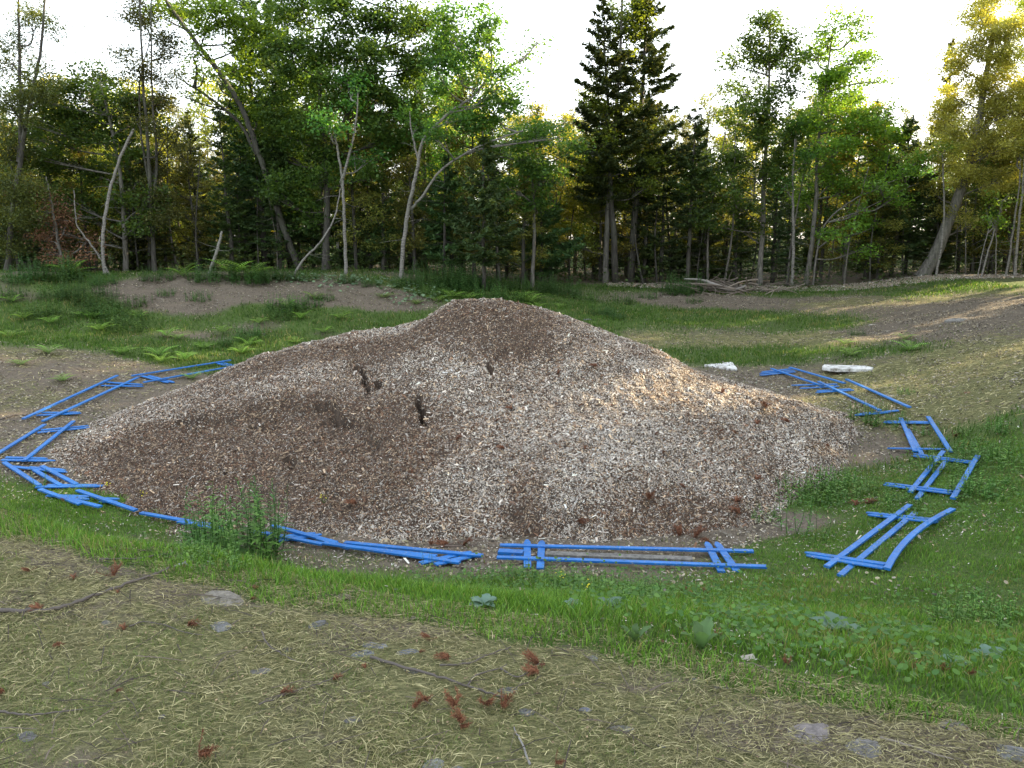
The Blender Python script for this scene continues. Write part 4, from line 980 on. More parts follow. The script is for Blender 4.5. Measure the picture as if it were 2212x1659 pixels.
def blob_crown(mb, tb, blobs_, trunkpts, leafsize, asp, cols, lai=2.0, droop=0.0, spray=False):
    """leaf clumps spread through ellipsoids, each joined to the trunk by a limb"""
    for (c, r, dens) in blobs_:
        c = np.array(c); r = np.array(r)
        area = math.pi * r[0] * r[2]
        ncl = max(5, int(area * 10 * (.5 + .5 * dens)))
        d = norm(rng.normal(size=(ncl, 3))); rad = rng.random(ncl)[:, None] ** .45
        cc = c + d * rad * r
        cr = rng.uniform(.16, .34, ncl)
        nl = int(area * lai * dens / (leafsize ** 2 * asp * .5))
        w = cr ** 2; k = rng.choice(ncl, nl, p=w / w.sum())
        off = rng.normal(size=(nl, 3)) * cr[k][:, None] * np.array([.75, .75, .42]); off[:, 2] -= droop * np.hypot(off[:, 0], off[:, 1])
        cv = rng.uniform(.7, 1.3, ncl)
        if spray:
            td = norm(cc[k] - c + np.array([0, 0, -.3])) ; add_leaves(mb, cc[k] + off, leafsize, asp, cols, cv[k], .3, td)
        else: add_leaves(mb, cc[k] + off, leafsize, asp, cols, cv[k])
        T = trunkpts; zz = c[2] - .5 * r[2]; j = int(np.argmin(np.abs(T[:, 2] - zz + .3) + .15 * np.linalg.norm(T - c, axis=1)))
        base = T[j]
        hub = c + np.array([0, 0, -.25 * r[2]])
        mid = (base + hub) / 2 + np.array([0, 0, -.05]) + rng.normal(0, .08, 3)
        S = smooth_path([base, mid, hub], 5); tube(tb, S, np.linspace(.028, .014, len(S)), 5)
        for q in cc[rng.permutation(ncl)[:min(ncl, 9)]]:
            S = smooth_path([hub if rng.random() < .6 else mid, (hub + q) / 2 + rng.normal(0, .06, 3), q], 4); tube(tb, S, np.linspace(.012, .004, len(S)), 3, cap=False)

def twigs_on(tb, T, n, zlo, zhi, L=.7, r=.008, droop=-.1):
    for _ in range(n):
        z = rng.uniform(zlo, zhi); j = int(np.argmin(np.abs(T[:, 2] - z))); a = rng.uniform(0, 6.28); l = L * rng.uniform(.4, 1.2)
        p = T[j]; e = p + np.array([math.cos(a) * l, math.sin(a) * l, droop * l + rng.normal(0, .1)])
        S = smooth_path([p, (p + e) / 2 + rng.normal(0, .04, 3), e], 3); tube(tb, S, np.linspace(r, r * .3, len(S)), 3, cap=False)

def photo_tree(name, label, D, stems, crown=(), bark='bark_grey', cols=LG, leafsize=.10, asp=.62, lai=4.6, depth=.9, cat='tree', group=None, twigs=0, crown_name='crown', mat='leaf', spray=False):
    """stems: list of (radius_base, radius_top, [(u,v)...]); crown: (u, v, ru, rv, density) measured at distance D"""
    k = lambda u, v, dd=0: at(u, v, D + dd)
    b = k(*stems[0][2][0]); b[2] = float(ground(b[0], b[1]))
    root = empty(name, tuple(b)); tag(root, label, cat, group)
    tb = MB(); allT = []
    for r0, r1, pts in stems:
        lean = rng.uniform(-.5, .5)
        P = np.array([k(u, v, lean * i / len(pts)) for i, (u, v) in enumerate(pts)])
        if pts[0] == stems[0][2][0] or abs(pts[0][1] - stems[0][2][0][1]) < 25: P[0, 2] = float(ground(P[0, 0], P[0, 1])) - .1
        S = smooth_path(P - b, 6); rr = np.linspace(r0, r1, len(S)); rr[:2] *= (1.25, 1.08)
        tube(tb, S + rng.normal(0, .008, S.shape), rr, 9); allT.append(S)
    T = np.vstack(allT)
    if twigs: twigs_on(tb, T, twigs, .4, T[:, 2].max() * .8)
    if crown:
        mb = MB(); bl = []
        for u, v, ru, rv, de in crown:
            dd = rng.uniform(-depth, depth); c = k(u, v, dd) - b; s = (D + dd) / FP
            bl.append((c, (ru * s, max(.4, .8 * ru * s), rv * s), de))
        blob_crown(mb, tb, bl, T, leafsize, asp, cols, lai, spray=spray)
    tb.build('trunk', M[bark], root, smooth=True)
    if crown: mb.build(crown_name, M[mat], root)
    return root

def conifer_meshes(H, Rb, clear, cols, seed=0, bark='bark_dark', dens=1.35, up=.05, pexp=.85, needle=(.19, .32), tr=None):
    """spruce or fir: tapered trunk, whorls of branches with needle sprays; bare dead twigs below the crown"""
    tb = MB(); mb = MB(); rt = tr or .012 * H + .01
    zz = np.linspace(0, H, 12); S = np.stack([rng.normal(0, .015, 12), rng.normal(0, .015, 12), zz], -1); S[0, 2] = -.15
    tube(tb, S, np.linspace(rt, .008, 12), 8)
    twigs_on(tb, S, int(clear * 14), .3, max(.5, clear), .7, .007, -.15)
    z = clear
    C = []; TD = []; CV = []
    while z < H - .1:
        f = (z - clear) / (H - clear); Lm = Rb * (1 - f) ** pexp + .08
        if f < .15: Lm *= .6 + 2.6 * f
        nb = int(rng.integers(4, 7))
        for q in range(nb):
            a = rng.uniform(0, 6.28); L = Lm * rng.uniform(.65, 1.15)
            if rng.random() < .08: continue
            d = np.array([math.cos(a), math.sin(a), up + .35 * f - .18 * (1 - f)]); s = np.array([-math.sin(a), math.cos(a), 0])
            p0 = np.array([0, 0, z + rng.normal(0, .05)]); 
            P = np.array([p0 + d * L * t + np.array([0, 0, .12 * L * t * t - .1 * L * math.sin(t * 3)]) for t in (0, .33, .66, 1)])
            tube(tb, P, np.linspace(.004 + .006 * L, .003, 4), 3, cap=False)
            n = max(5, int(95 * L * dens * (.6 + .4 * L)))
            t = rng.random(n) ** .75 * (.85) + .15
            i = np.clip(t * 3, 0, 2.999); i0 = i.astype(int); fr = (i - i0)[:, None]; c = P[i0] * (1 - fr) + P[i0 + 1] * fr
            lat = rng.uniform(-1, 1, n) * .42 * L * (1.08 - t) * .9
            c = c + s * lat[:, None] + np.array([0, 0, -1]) * (np.abs(lat) * .25 + rng.uniform(0, .07, n))[:, None] + rng.normal(0, .02, (n, 3))
            td = norm(d[None] * 1.0 + s[None] * np.sign(lat)[:, None] * .9 + np.array([0, 0, -.25]))
            C.append(c); TD.append(td); CV.append(np.full(n, rng.uniform(.75, 1.25)))
        z += .16 + .10 * (1 - f) * (H / 10) + rng.uniform(0, .05)
    C = np.vstack(C); TD = np.vstack(TD); CV = np.concatenate(CV)
    add_leaves(mb, C, needle[0], needle[1], cols, CV, 1.0, TD)
    return tb.mesh('trunk', M[bark], True), mb.mesh('crown', M['needle'])

def broad_meshes(H, Rc, clear, cols, bark='bark_grey', leafsize=.11, lai=1.6, stems=1, mat='leaf', asp=.62, spray=False):
    tb = MB(); mb = MB(); T = []
    for s in range(stems):
        a = rng.uniform(0, 6.28); l = rng.uniform(.2, .9) * (.5 if stems == 1 else 1.2)
        P = [[0, 0, -.15], [l * .2 * math.cos(a), l * .2 * math.sin(a), H * .35], [l * .5 * math.cos(a + .4), l * .5 * math.sin(a + .4), H * .65], [l * math.cos(a), l * math.sin(a), H * .93]]
        S = smooth_path(P, 6); tube(tb, S, np.linspace(.012 * H, .012, len(S)), 7); T.append(S)
    T = np.vstack(T); bl = []
    nb = int(7 + H * 1.3)
    for i in range(nb):
        f = (i + .5) / nb; z = clear + (H - clear) * f; r = Rc * (math.sin(math.pi * (.22 + .68 * f)) ** .8) 
        a = i * 2.4 + rng.uniform(-.4, .4); rb = rng.uniform(.45, .8) * Rc * .55
        o = r * rng.uniform(.3, .75); j = int(np.argmin(np.abs(T[:, 2] - z)))
        c = np.array([T[j, 0] + o * math.cos(a), T[j, 1] + o * math.sin(a), z])
        bl.append((c, np.array([rb, rb, rb * .75]), rng.uniform(.6, 1.1)))
    blob_crown(mb, tb, bl, T, leafsize, asp, cols, lai, spray=spray)
    twigs_on(tb, T, 14, .5, max(1., clear), .6)
    return tb.mesh('trunk', M[bark], True), mb.mesh('crown', M[mat])

def plant_tree(name, meshes, x, y, s, label, cat='tree', group=None, sz=None, rz=None, tilt=0):
    root = empty(name, (x, y, float(ground(x, y)))); root.rotation_euler = (rng.normal(0, .02) + tilt, rng.normal(0, .02), rng.uniform(0, 6.28) if rz is None else rz)
    root.scale = (s, s, sz or s); tag(root, label, cat, group)
    for nme, me in zip(('trunk', 'crown'), meshes):
        link(bpy.data.objects.new(nme, me), root)
    return root
def hgt(u, vtop, D, x=None):
    t = at(u, vtop, D); return t[2] - float(ground(t[0], t[1]))
def ux(u, D): return at(u, 600, D)[0]

# --- front rank, tree by tree -------------------------------------------------
photo_tree('cedar_tree', 'dark forked cedar with a sparse crown at the left edge', 23, [(.085, .025, [(15, 600), (25, 480), (45, 340), (62, 230), (86, 120), (98, -20)]), (.07, .02, [(42, 350), (46, 240), (42, 100), (38, -30)])],
           [(70, 50, 60, 60, .35), (25, 120, 50, 70, .35), (90, 170, 50, 50, .45), (30, 230, 60, 50, .6), (20, 330, 50, 60, .7), (30, 420, 60, 60, .9), (10, 500, 50, 50, .9)], 'bark_dark', LC, .07, .5, mat='needle', twigs=30)
photo_tree('maple_tree', 'bushy green maple left of the leaning broken birch', 24, [(.08, .02, [(272, 590), (268, 480), (260, 380), (235, 250), (215, 180)])],
           [(215, 165, 40, 35, .8), (170, 205, 45, 40, .9), (240, 225, 50, 40, .9), (150, 265, 50, 45, .9), (210, 290, 60, 45, 1), (270, 300, 45, 45, .8), (120, 340, 50, 40, .8), (150, 430, 50, 40, .7), (210, 470, 45, 35, .6), (300, 380, 45, 40, .7), (330, 440, 40, 35, .6), (70, 260, 45, 40, .7), (190, 365, 60, 40, .9), (110, 230, 45, 40, .8), (60, 330, 50, 40, .8), (320, 250, 40, 40, .6), (50, 200, 40, 40, .5), (300, 480, 45, 35, .6), (100, 490, 45, 35, .6), (285, 215, 35, 35, .6), (90, 290, 40, 40, .6), (240, 420, 50, 35, .5)], cols=LG)
photo_tree('birch_tree', 'leaning white birch with its top snapped off', 22.6, [(.048, .035, [(226, 590), (222, 520), (229, 450), (241, 395), (260, 340), (290, 278)]), (.03, .012, [(238, 590), (215, 555), (190, 520), (165, 480), (160, 410)])], (), 'bark_birch', twigs=16)
photo_tree('dead_cedar', 'dead cedar with rust-brown hanging foliage at left', 22.9, [(.05, .015, [(140, 592), (125, 520), (110, 430), (100, 380)])],
           [(95, 425, 30, 18, .8), (115, 465, 35, 22, .9), (140, 485, 30, 18, .8), (105, 515, 32, 22, .9), (125, 545, 35, 22, .9), (165, 560, 40, 18, .6), (185, 520, 35, 20, .4)], 'bark_grey', LD, .075, .5, mat='dry', lai=3.0, twigs=26, depth=.4)
photo_tree('thin_tree', 'tall thin triple-stemmed tree with a wispy crown', 23.6, [(.07, .02, [(335, 590), (327, 470), (320, 330), (310, 180), (300, -20)]), (.045, .015, [(330, 470), (338, 330), (328, 200), (326, -30)]), (.035, .012, [(326, 420), (306, 300), (302, 180), (330, 60)])],
           [(300, 40, 45, 40, .55), (350, 90, 40, 45, .6), (300, 130, 45, 40, .6), (350, 190, 40, 40, .7), (310, 240, 40, 40, .5), (355, 290, 40, 40, .6), (330, 350, 45, 40, .6), (310, 430, 45, 40, .6), (350, 470, 40, 40, .5)], 'bark_dark', LC, .07, .55, mat='needle', twigs=20)
photo_tree('leaning_tree', 'big dark tree leaning left with a long bare limb', 25, [(.10, .045, [(650, 592), (605, 470), (562, 340), (525, 240), (480, 165), (430, 100), (385, 40), (345, -20)]), (.06, .02, [(555, 335), (520, 270), (470, 225), (420, 190), (385, 168)]), (.05, .02, [(420, 190), (425, 150), (415, 120)])],
           [(400, 20, 45, 35, .9), (450, 45, 45, 35, .9), (500, 30, 50, 35, .9), (350, 30, 40, 35, .6), (440, 150, 35, 25, .5), (510, 140, 45, 35, .7), (550, 250, 45, 35, .7), (560, 60, 45, 40, .9), (430, 95, 35, 30, .35), (520, 90, 45, 35, .6), (400, 205, 30, 18, .3), (470, 170, 30, 25, .3), (500, 200, 35, 30, .5)], 'bark_dark', LY)
photo_tree('maple_tree', 'largest maple with a dense green crown filling the top centre-left', 24.6, [(.12, .03, [(702, 592), (706, 480), (704, 340), (690, 200), (700, 60)]), (.07, .02, [(704, 330), (760, 230), (820, 120), (860, 30)])],
           [(650, 30, 60, 45, 1), (740, 40, 60, 45, 1), (830, 40, 60, 45, 1), (910, 60, 50, 50, .9), (620, 110, 55, 45, 1), (700, 120, 60, 50, 1), (790, 120, 65, 50, 1), (880, 140, 60, 50, 1), (640, 200, 55, 45, 1), (720, 200, 60, 45, 1), (810, 210, 60, 45, 1), (890, 225, 55, 45, .9), (610, 280, 50, 45, .9), (680, 290, 60, 45, .9), (830, 290, 60, 40, .8), (640, 365, 50, 40, .8), (700, 380, 45, 35, .7), (600, 330, 50, 45, .9), (750, 340, 45, 35, .7), (850, 330, 50, 35, .7), (800, 380, 40, 30, .5), (600, 420, 45, 40, .7), (660, 450, 45, 35, .6), (960, 110, 45, 45, .8), (700, -40, 90, 40, 1), (850, -40, 90, 40, 1)], 'bark_dark', LG, lai=6.0, leafsize=.105)
photo_tree('birch_tree', 'slim white forked birch left of the wide-forked one', 23.0, [(.052, .025, [(748, 592), (746, 540), (743, 460), (740, 390), (730, 330), (722, 280)]), (.04, .015, [(741, 385), (756, 325), (768, 270), (774, 200)])], [(765, 190, 40, 40, .6), (715, 270, 35, 35, .6), (790, 340, 35, 30, .4)], 'bark_birch', LG, twigs=8)
photo_tree('birch_tree', 'wide-forked birch with two white limbs spreading right', 23.4, [(.065, .025, [(866, 594), (871, 530), (882, 455), (897, 385), (912, 310), (940, 272), (985, 232), (1020, 210), (1060, 160)]), (.042, .018, [(884, 455), (915, 420), (948, 372), (1000, 335), (1060, 305), (1130, 282)]), (.035, .012, [(904, 350), (890, 290), (885, 240)])],
           [(960, 170, 50, 40, .9), (1030, 110, 45, 45, .8), (1045, 40, 38, 45, .7), (1075, 180, 45, 40, .9), (1000, 250, 55, 38, .8), (1080, 250, 50, 35, .8), (990, 150, 40, 40, .8), (1150, 300, 50, 30, .6), (1140, 120, 30, 20, .35), (900, 260, 45, 40, .8), (950, 300, 45, 30, .5), (1110, 210, 40, 30, .7), (1160, 90, 25, 14, .3), (970, 60, 45, 50, .8), (1200, 290, 40, 28, .5)], 'bark_birch', LG, twigs=10)
photo_tree('maple_tree', 'green maple between the wide-forked birch and the spruces', 24.8, [(.06, .015, [(1150, 612), (1155, 480), (1150, 380), (1160, 270)])], [(1130, 340, 50, 35, .8), (1060, 330, 40, 30, .6), (1180, 380, 50, 35, .8), (1215, 330, 40, 32, .7), (1150, 430, 45, 35, .7), (1160, 285, 40, 32, .8), (1100, 400, 40, 30, .6)])
photo_tree('birch_sapling', 'bowed white birch sapling leaning right over the left rim', 22.4, [(.035, .012, [(628, 600), (655, 562), (690, 525), (718, 480), (732, 430), (736, 385)])], (), 'bark_birch', twigs=5)
photo_tree('birch_stub', 'short tilted birch stub on the left rim', 22.3, [(.05, .03, [(447, 588), (462, 560), (472, 530), (480, 500)])], (), 'bark_birch', twigs=5)
photo_tree('aspen_tree', 'tall thin aspen between the two big spruces', 26.8, [(.10, .03, [(1308, 620), (1312, 480), (1322, 330), (1338, 150), (1345, -20)])],
           [(1350, 20, 38, 40, .7), (1330, 90, 38, 40, .7), (1365, 130, 35, 38, .6), (1325, 170, 40, 40, .6), (1345, 230, 35, 35, .5), (1390, 300, 40, 35, .5), (1290, 380, 50, 40, .8), (1300, 300, 45, 40, .7), (1370, 60, 38, 40, .7), (1300, 240, 40, 40, .6), (1400, 350, 45, 35, .6), (1340, 420, 50, 40, .8), (1265, 450, 50, 40, .6), (1240, 520, 45, 35, .5), (1390, 400, 40, 35, .4)], 'bark_grey', LY)
photo_tree('maple_tree', 'grey-trunked maple left of the white birch pole', 27, [(.095, .02, [(1640, 622), (1648, 480), (1653, 340), (1660, 190), (1664, 20)])],
           [(1660, 40, 30, 35, .8), (1625, 85, 30, 28, .7), (1700, 90, 32, 35, .8), (1590, 135, 30, 28, .6), (1655, 140, 45, 35, .8), (1715, 150, 35, 35, .8), (1610, 195, 45, 32, .8), (1680, 215, 50, 38, .9), (1590, 260, 40, 32, .8), (1650, 280, 50, 35, .9), (1600, 330, 50, 35, .9), (1570, 385, 50, 32, .8), (1640, 380, 55, 35, .9), (1590, 440, 50, 30, .7), (1680, 350, 40, 35, .7), (1520, 470, 45, 30, .6), (1600, 490, 50, 28, .6), (1550, 360, 40, 32, .8), (1630, 240, 45, 35, .8), (1700, 300, 45, 35, .8), (1660, 90, 38, 35, .7), (1500, 400, 38, 32, .6), (1540, 430, 40, 30, .6)], 'bark_grey', LG)
photo_tree('birch_tree', 'straight white birch pole between two grey maples', 26.7, [(.055, .025, [(1712, 620), (1714, 520), (1713, 410), (1717, 300)])], [(1720, 290, 38, 30, .6), (1740, 340, 35, 28, .6), (1700, 395, 30, 22, .4)], 'bark_birch', LG, twigs=6)
photo_tree('maple_tree', 'yellow-green topped maple right of the white birch pole', 27.1, [(.09, .02, [(1740, 622), (1752, 540), (1763, 430), (1766, 330), (1782, 200), (1800, 60)])],
           [(1800, 70, 26, 40, .7), (1845, 70, 28, 38, .7), (1760, 110, 35, 38, .8), (1825, 140, 45, 40, .9), (1870, 120, 28, 38, .7), (1780, 180, 45, 38, .9), (1850, 200, 45, 38, .9), (1900, 170, 20, 22, .4), (1800, 250, 50, 38, .9), (1870, 270, 50, 38, .9), (1810, 320, 50, 35, .8), (1880, 340, 45, 32, .7), (1800, 390, 45, 30, .6), (1840, 400, 50, 30, .7), (1910, 390, 40, 30, .7), (1750, 260, 40, 35, .8), (1740, 430, 40, 25, .5), (1940, 300, 40, 35, .8), (1930, 240, 25, 25, .5)], 'bark_grey', LY)
photo_tree('maple_sapling', 'arching sapling with tiered leaves right of the maples', 26.4, [(.03, .01, [(1755, 620), (1775, 500), (1830, 440), (1900, 405), (1960, 375), (1995, 345)]), (.02, .008, [(1790, 480), (1860, 455), (1930, 420), (1985, 395)])],
           [(1960, 375, 40, 16, .7), (1900, 400, 35, 14, .5), (1985, 345, 28, 14, .7), (1930, 425, 40, 14, .6), (1860, 455, 35, 14, .5), (1900, 480, 45, 16, .6), (1820, 500, 45, 18, .6), (1850, 540, 40, 16, .5)], 'bark_grey', LY, depth=.6)
photo_tree('cedar_tree', 'cedar with sunlit gold in its leaf colour and a thick leaning trunk at right', 27, [(.22, .06, [(1990, 616), (2022, 545), (2058, 455), (2088, 375), (2108, 290), (2128, 180), (2150, 40)])],
           [(2140, 20, 50, 50, .9), (2110, 80, 45, 45, .9), (2170, 90, 50, 50, .9), (2080, 140, 45, 40, .8), (2150, 160, 55, 45, .9), (2060, 205, 45, 38, .8), (2120, 225, 55, 40, .9), (2190, 230, 50, 45, .9), (2040, 265, 45, 38, .8), (2100, 300, 55, 38, .9), (2170, 310, 55, 40, .9), (2020, 330, 45, 35, .8), (2080, 370, 50, 35, .7), (2150, 385, 50, 35, .7), (2010, 400, 40, 30, .6), (2050, 450, 40, 25, .4), (2100, 480, 45, 25, .5)], 'bark_grey', (np.array([.22, .26, .07]), np.array([.47, .49, .16])), .075, .55, mat='leaf', twigs=20)  # leaf colour raised to stand in for sun on the near side
photo_tree('cedar_tree', 'cedar crown with sunlit gold in its leaf colour rising at the right picture edge', 28.5, [(.16, .05, [(2240, 612), (2235, 400), (2225, 200), (2220, -20)])],
           [(2210, 20, 50, 55, .9), (2200, 110, 50, 50, .9), (2240, 180, 50, 50, .9), (2205, 250, 45, 45, .8), (2230, 340, 50, 45, .8), (2190, 420, 45, 35, .7), (2220, 480, 45, 35, .6)], 'bark_grey', (np.array([.22, .26, .07]), np.array([.47, .49, .16])), .075, .55, mat='leaf')  # same leaf colour with the sunlight put in
for lb, r, pts in [('slim crooked birch just right of the thick leaning cedar trunk', .04, [(2020, 612), (2032, 545), (2040, 460), (2036, 340)]), ('slanting white birch pole, left one at the right edge', .03, [(2118, 610), (2140, 525), (2165, 440)]),
                   ('slanting thin birch next to the left white pole', .022, [(2110, 610), (2122, 550), (2140, 480)]), ('pale birch pole second from the right edge', .035, [(2172, 606), (2185, 520), (2200, 420), (2205, 340)]), ('pale birch pole touching the right edge', .045, [(2192, 606), (2198, 520), (2210, 400), (2215, 300)]),
                   ('thin grey pole between the slanting birches', .02, [(2150, 608), (2152, 540), (2150, 480)])]:
    photo_tree('birch_sapling', lb, 26.3 + rng.uniform(-.4, .4), [(r, r * .5, pts)], [(pts[-1][0], pts[-1][1] - 10, 30, 20, .35)], 'bark_birch', LY, twigs=5)

# front conifers
def front_conifer(label, ub, ut, vt, D, Rb, clear, cols=LS, **kw):
    H = hgt(ut, vt, D); m = conifer_meshes(H, Rb, clear, cols, **kw)
    x = ux(ub, D); o = plant_tree('spruce_tree', m, x, D, 1, label); o.rotation_euler = (0, math.atan2(ux(ut, D) - x, H), rng.uniform(0, 0.1)); return o
front_conifer('small dark spruce with bare lower trunk, centre of the treeline', 1045, 1045, 285, 22.7, 1.25, .9)
front_conifer('tall spruce with yellow-lit tip left of the aspen', 1330, 1290, -15, 26.6, 1.75, 2.9, cols=(np.array([.03, .055, .018]), np.array([.07, .10, .03])))
front_conifer('tallest dark spruce right of the aspen', 1362, 1388, -120, 27.2, 2.0, 2.6)
front_conifer('narrow pointed spruce in the gap right of the tall pair', 1484, 1490, 225, 26.8, 1.0, 2.0)
front_conifer('dark tall spruce behind the long leaning tree', 575, 558, -90, 26.4, 1.6, 1.5)
front_conifer('dark spruce touching the big maple crown', 628, 610, -60, 26.9, 1.5, 1.2)
front_conifer('shaggy dark spruce beyond the arching sapling', 1925, 1945, 245, 28.0, 1.5, 1.0)
front_conifer('slender tall conifer with golden tip behind the right cedar', 2010, 2012, 80, 31, .55, 4.2, cols=LC)
front_conifer('mid-height spruce in shade right of the forked birch', 960, 965, 330, 25, 1.2, .6)
front_conifer('dark spruce low behind the bank, right of centre', 1170, 1168, 330, 26, 1.4, .5)

# --- forest behind: copies of a few kinds, each a tree of its own --------------
kinds = []
for H, Rb in ((8, 1.3), (7, 1.1), (9, 1.5)): kinds.append(('spruce_tree', conifer_meshes(H, Rb, .9, LS, dens=.8), H, 'spruce'))
for H in (7.5, 6.5): kinds.append(('fir_tree', conifer_meshes(H, 1.2, .4, (np.array([.03, .06, .018]), np.array([.08, .115, .03])), dens=.9), H, 'fir'))
for H in (7.5, 7): kinds.append(('cedar_tree', broad_meshes(H, 1.2, .8, LCB, 'bark_dark', .10, 3.6, mat='needle', asp=.5), H, 'cedar'))
for H in (8, 7): kinds.append(('maple_tree', broad_meshes(H, 1.6, 2.2, LB, 'bark_grey', .12, 3.0, 2), H, 'broad'))
kinds.append(('maple_tree', broad_meshes(7.5, 1.5, 2.0, LG, 'bark_dark', .11, 2.4, 1), 7.5, 'broad'))
LBL = {'spruce': 'dark spruce standing in the forest behind the front trees', 'fir': 'green fir standing in the forest behind the front trees', 'cedar': 'olive cedar standing in the forest behind the front trees', 'broad': 'broad-leaved tree standing in the forest behind the front trees'}
GRP = {'spruce': 'spruces in the forest behind', 'fir': 'firs in the forest behind', 'cedar': 'cedars in the forest behind', 'broad': 'broad-leaved trees in the forest behind'}
def skyline(u):   # lowest picture row the back trees reach up to, by direction
    P = [(-400, 100), (0, 150), (120, 210), (180, 200), (330, 140), (400, 200), (480, 250), (520, 200), (560, 110), (620, 80), (1080, 110), (1150, 190), (1200, 200), (1240, 240), (1300, 200), (1430, 190), (1480, 230), (1560, 330), (1620, 240), (1700, 200), (1880, 190), (1950, 260), (2010, 240), (2070, 230), (2200, 120), (2600, 100)]
    return np.interp(u, [p[0] for p in P], [p[1] for p in P])
rows = [(25.0, 34, 1.0), (26.3, 34, 1.0), (28.0, 40, 1.0), (30, 36, 1.0), (33, 36, 1.0), (42, 62, 1.0), (48, 64, 1.0), (58, 80, 1.0)]
for ri, (D, n, _) in enumerate(rows):
    for i in range(n):
        u = -350 + (2212 + 600) * (i + .5 + rng.uniform(-.45, .45)) / n; d = D + rng.uniform(-1.2, 1.2)
        if u > 1150: d += 2.2
        if ri == 0: d = D + rng.uniform(-.3, .5) + (2.4 if u > 1150 else 0)
        x = ux(u, d)
        if ri in (2, 3, 4) and u > 1500 and rng.random() < .25: continue
        vt = skyline(u) + rng.uniform(0, 130) * (1 if ri > 2 else 1.5)
        H = max(3.0, hgt(u, vt, d))
        nm, me, h0, kd = kinds[int(rng.choice(len(kinds), p=[.12, .12, .12, .3, .3, .04, 0, 0, 0, 0] if ri == 7 else [.02, .02, .02, .04, .06, .22, .22, .2, .2, 0] if ri > 4 else [.04, .04, .02, .22, .22, .22, .22, 0, 0, .02] if ri == 0 else [.07, .07, .06, .15, .15, .15, .15, .07, .07, .06]))]
        if ri > 4: H = rng.uniform(6.5, 9)
        if ri in (2, 3, 4) and i % 3 == 0: H = rng.uniform(2.2, 4)
        if ri == 7: H = rng.uniform(4.5, 7.5)
        s = H / h0; plant_tree(nm, me, x, d, max(.75, s * .9), LBL[kd], group=GRP[kd], sz=s)
# bare thin trunks and saplings at the forest edge
pole = []
for H, r in ((3.6, .03), (4.4, .04), (2.8, .022)):
    tb = MB(); S = smooth_path([[0, 0, -.1], [rng.normal(0, .1), 0, H * .4], [rng.normal(0, .2), .1, H]], 6); tube(tb, S, np.linspace(r, r * .35, len(S)), 6); twigs_on(tb, S, 26, .4, H * .95, .55, .006); pole.append(tb)
poleG = [p.mesh('bare_sapling', M['bark_grey'], True) for p in pole]; poleD = [p.mesh('bare_sapling', M['bark_dark'], True) for p in pole]
for u in (518, 258, 385, 560, 600, 800, 1080, 1390, 1420, 1530, 1565, 1590, 1600, 1622, 1668, 1676, 1700, 1703, 1790, 1825, 1850, 1880, 1895, 1905, 1950, 2060, 2085, 2100, 2130, 2190, 2205, 430, 300, 1230, 1265, 1450, 1505):
    D = (24 if u < 1150 else 27) + rng.uniform(-.4, 1.8); x = ux(u, D)
    k = int(rng.integers(3)); dark = rng.random() < .45
    o = put((poleD if dark else poleG)[k], 'bare_sapling', (x, D, float(ground(x, D))), rng.uniform(.8, 1.15), label='thin bare %s sapling trunk at the shaded forest edge' % ('dark' if dark else 'grey'), cat='sapling', group='thin bare %s saplings at the forest edge' % ('dark' if dark else 'grey'))
    o.rotation_euler = (rng.normal(0, .05), rng.normal(0, .07), rng.uniform(0, 6.28))

# brush pile with a bleached log at the forest edge
bp = hit(1560, 612, ground0); bp = at(1560, 612, 25.2); bp[2] = float(ground(bp[0], bp[1]))
root = empty('brush_heap', tuple(bp)); tag(root, 'heap of cut branches and a bleached log at the right forest edge', 'brush pile')
for i in range(70):
    mb = MB()
    c = np.array([rng.normal(0, .75), rng.normal(0, .35), abs(rng.normal(0, .14)) + .02]); a = rng.normal(0, .5) + (3.14 if rng.random() < .5 else 0); L = rng.uniform(.4, 1.5)
    d = np.array([math.cos(a), math.sin(a), rng.normal(0, .22)]); r = rng.uniform(.008, .03); hk = norm(rng.normal(size=3) * [1, 1, .4])
    S = smooth_path([c - d * L / 2, c + rng.normal(0, .05, 3), c + d * L / 2], 4); cl = np.array([.20, .165, .135]) * rng.uniform(.5, 1.4); tube(mb, S, np.linspace(r, r * .5, len(S)), 5, cl)
    tube(mb, smooth_path([c, c + (d + hk) * .2 * L, c + (d * 1.2 + hk * 1.6) * .3 * L], 3), [r * .6, r * .5, r * .45, r * .4, r * .35, r * .3, r * .25][:7], 4, cl)
    mb.build('branch', M['twig'], root)
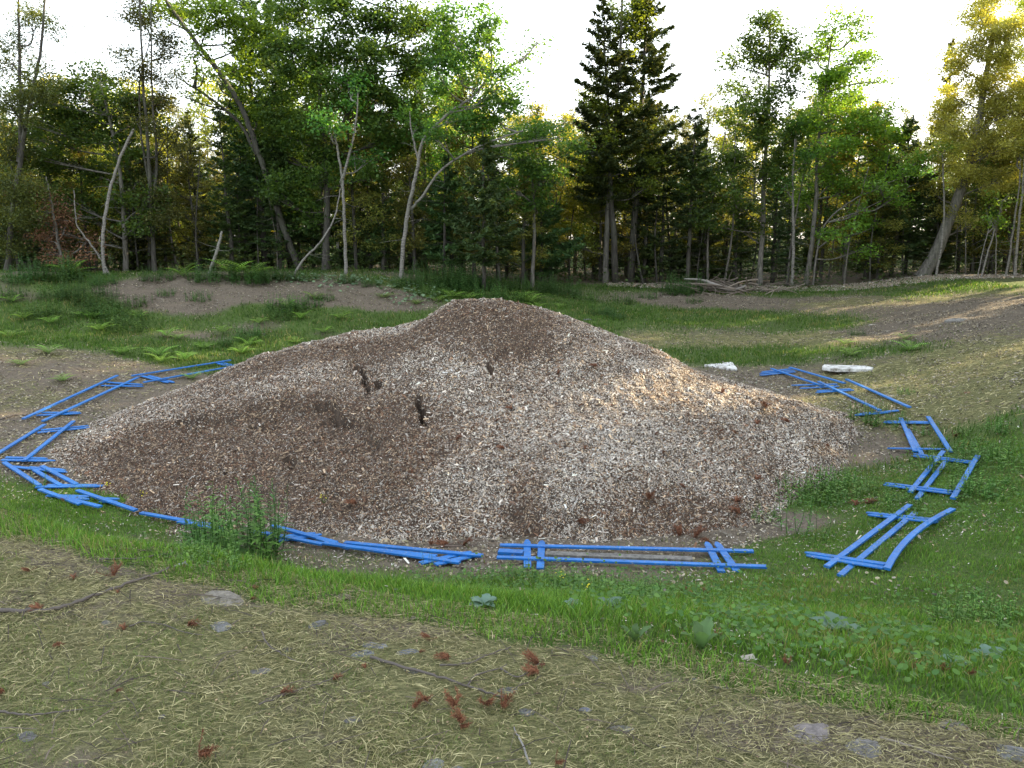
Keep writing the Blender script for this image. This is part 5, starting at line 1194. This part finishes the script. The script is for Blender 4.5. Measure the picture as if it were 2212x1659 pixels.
mb = MB(); S = smooth_path([[-1.25, -.3, .42], [-.7, -.35, .38], [-.2, -.4, .2], [.15, -.42, .1]], 6); tube(mb, S, np.linspace(.02, .075, len(S)), 8, (.26, .24, .22))
S = smooth_path([[.1, -.45, .1], [.35, -.5, .13], [.6, -.45, .22]], 5); tube(mb, S, np.linspace(.05, .03, len(S)), 8, (.22, .20, .18))
mb.build('log', M['twig'], root, smooth=True)['label'] = 'bleached white birch log on the heap'

# trees standing right of the picture, between the clearing and the low sun
tall = [('maple_tree', broad_meshes(11.5, 2.6, 3.4, LG, 'bark_grey', .16, 5.0, 1), 11.5, 'tall'), ('maple_tree', broad_meshes(12.5, 2.5, 3.8, LG, 'bark_grey', .16, 5.0, 2), 12.5, 'tall'), ('spruce_tree', conifer_meshes(12, 2.2, 2.8, LS, dens=1.2, needle=(.22, .35)), 12, 'tallspruce')]
for i, (x, y) in enumerate([(12, 9), (13, 12), (12.3, 6), (14.3, 14.0), (18, 22.5), (15.5, 10.5), (16.5, 12.8), (17.8, 14.7), (19.7, 16.2), (21, 24.5), (14.8, 7.5), (12.5, 3), (18.5, 11.5), (22, 16.3), (19.6, 21.6), (20, 27), (24, 27), (24.5, 17), (15, 4.5), (11.5, .5), (22.5, 12.5), (27, 23.5), (15.6, 11.9), (20.5, 13.8), (26, 15), (17.2, 9.5)]):
    nm, me, h0, kd = tall[i % 3]
    plant_tree(nm, me, x, y, rng.uniform(.95, 1.15), 'tall ' + nm.split('_')[0] + ' at the right side of the clearing, outside the view', group=kd + ' trees at the right side of the clearing')
for k, (x, y) in enumerate([(19.3, 17.3), (22.2, 18.7)]):
    plant_tree('maple_tree', tall[1][1], x, y, 1.1, sz=1.45, label= 'tall maple at the right side of the clearing, outside the view', group='tall trees at the right side of the clearing')
for i in range(60):
    u = rng.uniform(-250, 2450); d = rng.uniform(27, 40) + (1.5 if u > 1150 else 0); nm, me, h0, kd = kinds[3 + i % 2]; H = rng.uniform(1.3, 2.6)
    plant_tree('young_fir', me, ux(u, d), d, max(.45, H / h0), 'low young fir growing in the shade among the trunks', group='young firs under the forest', sz=H / h0)
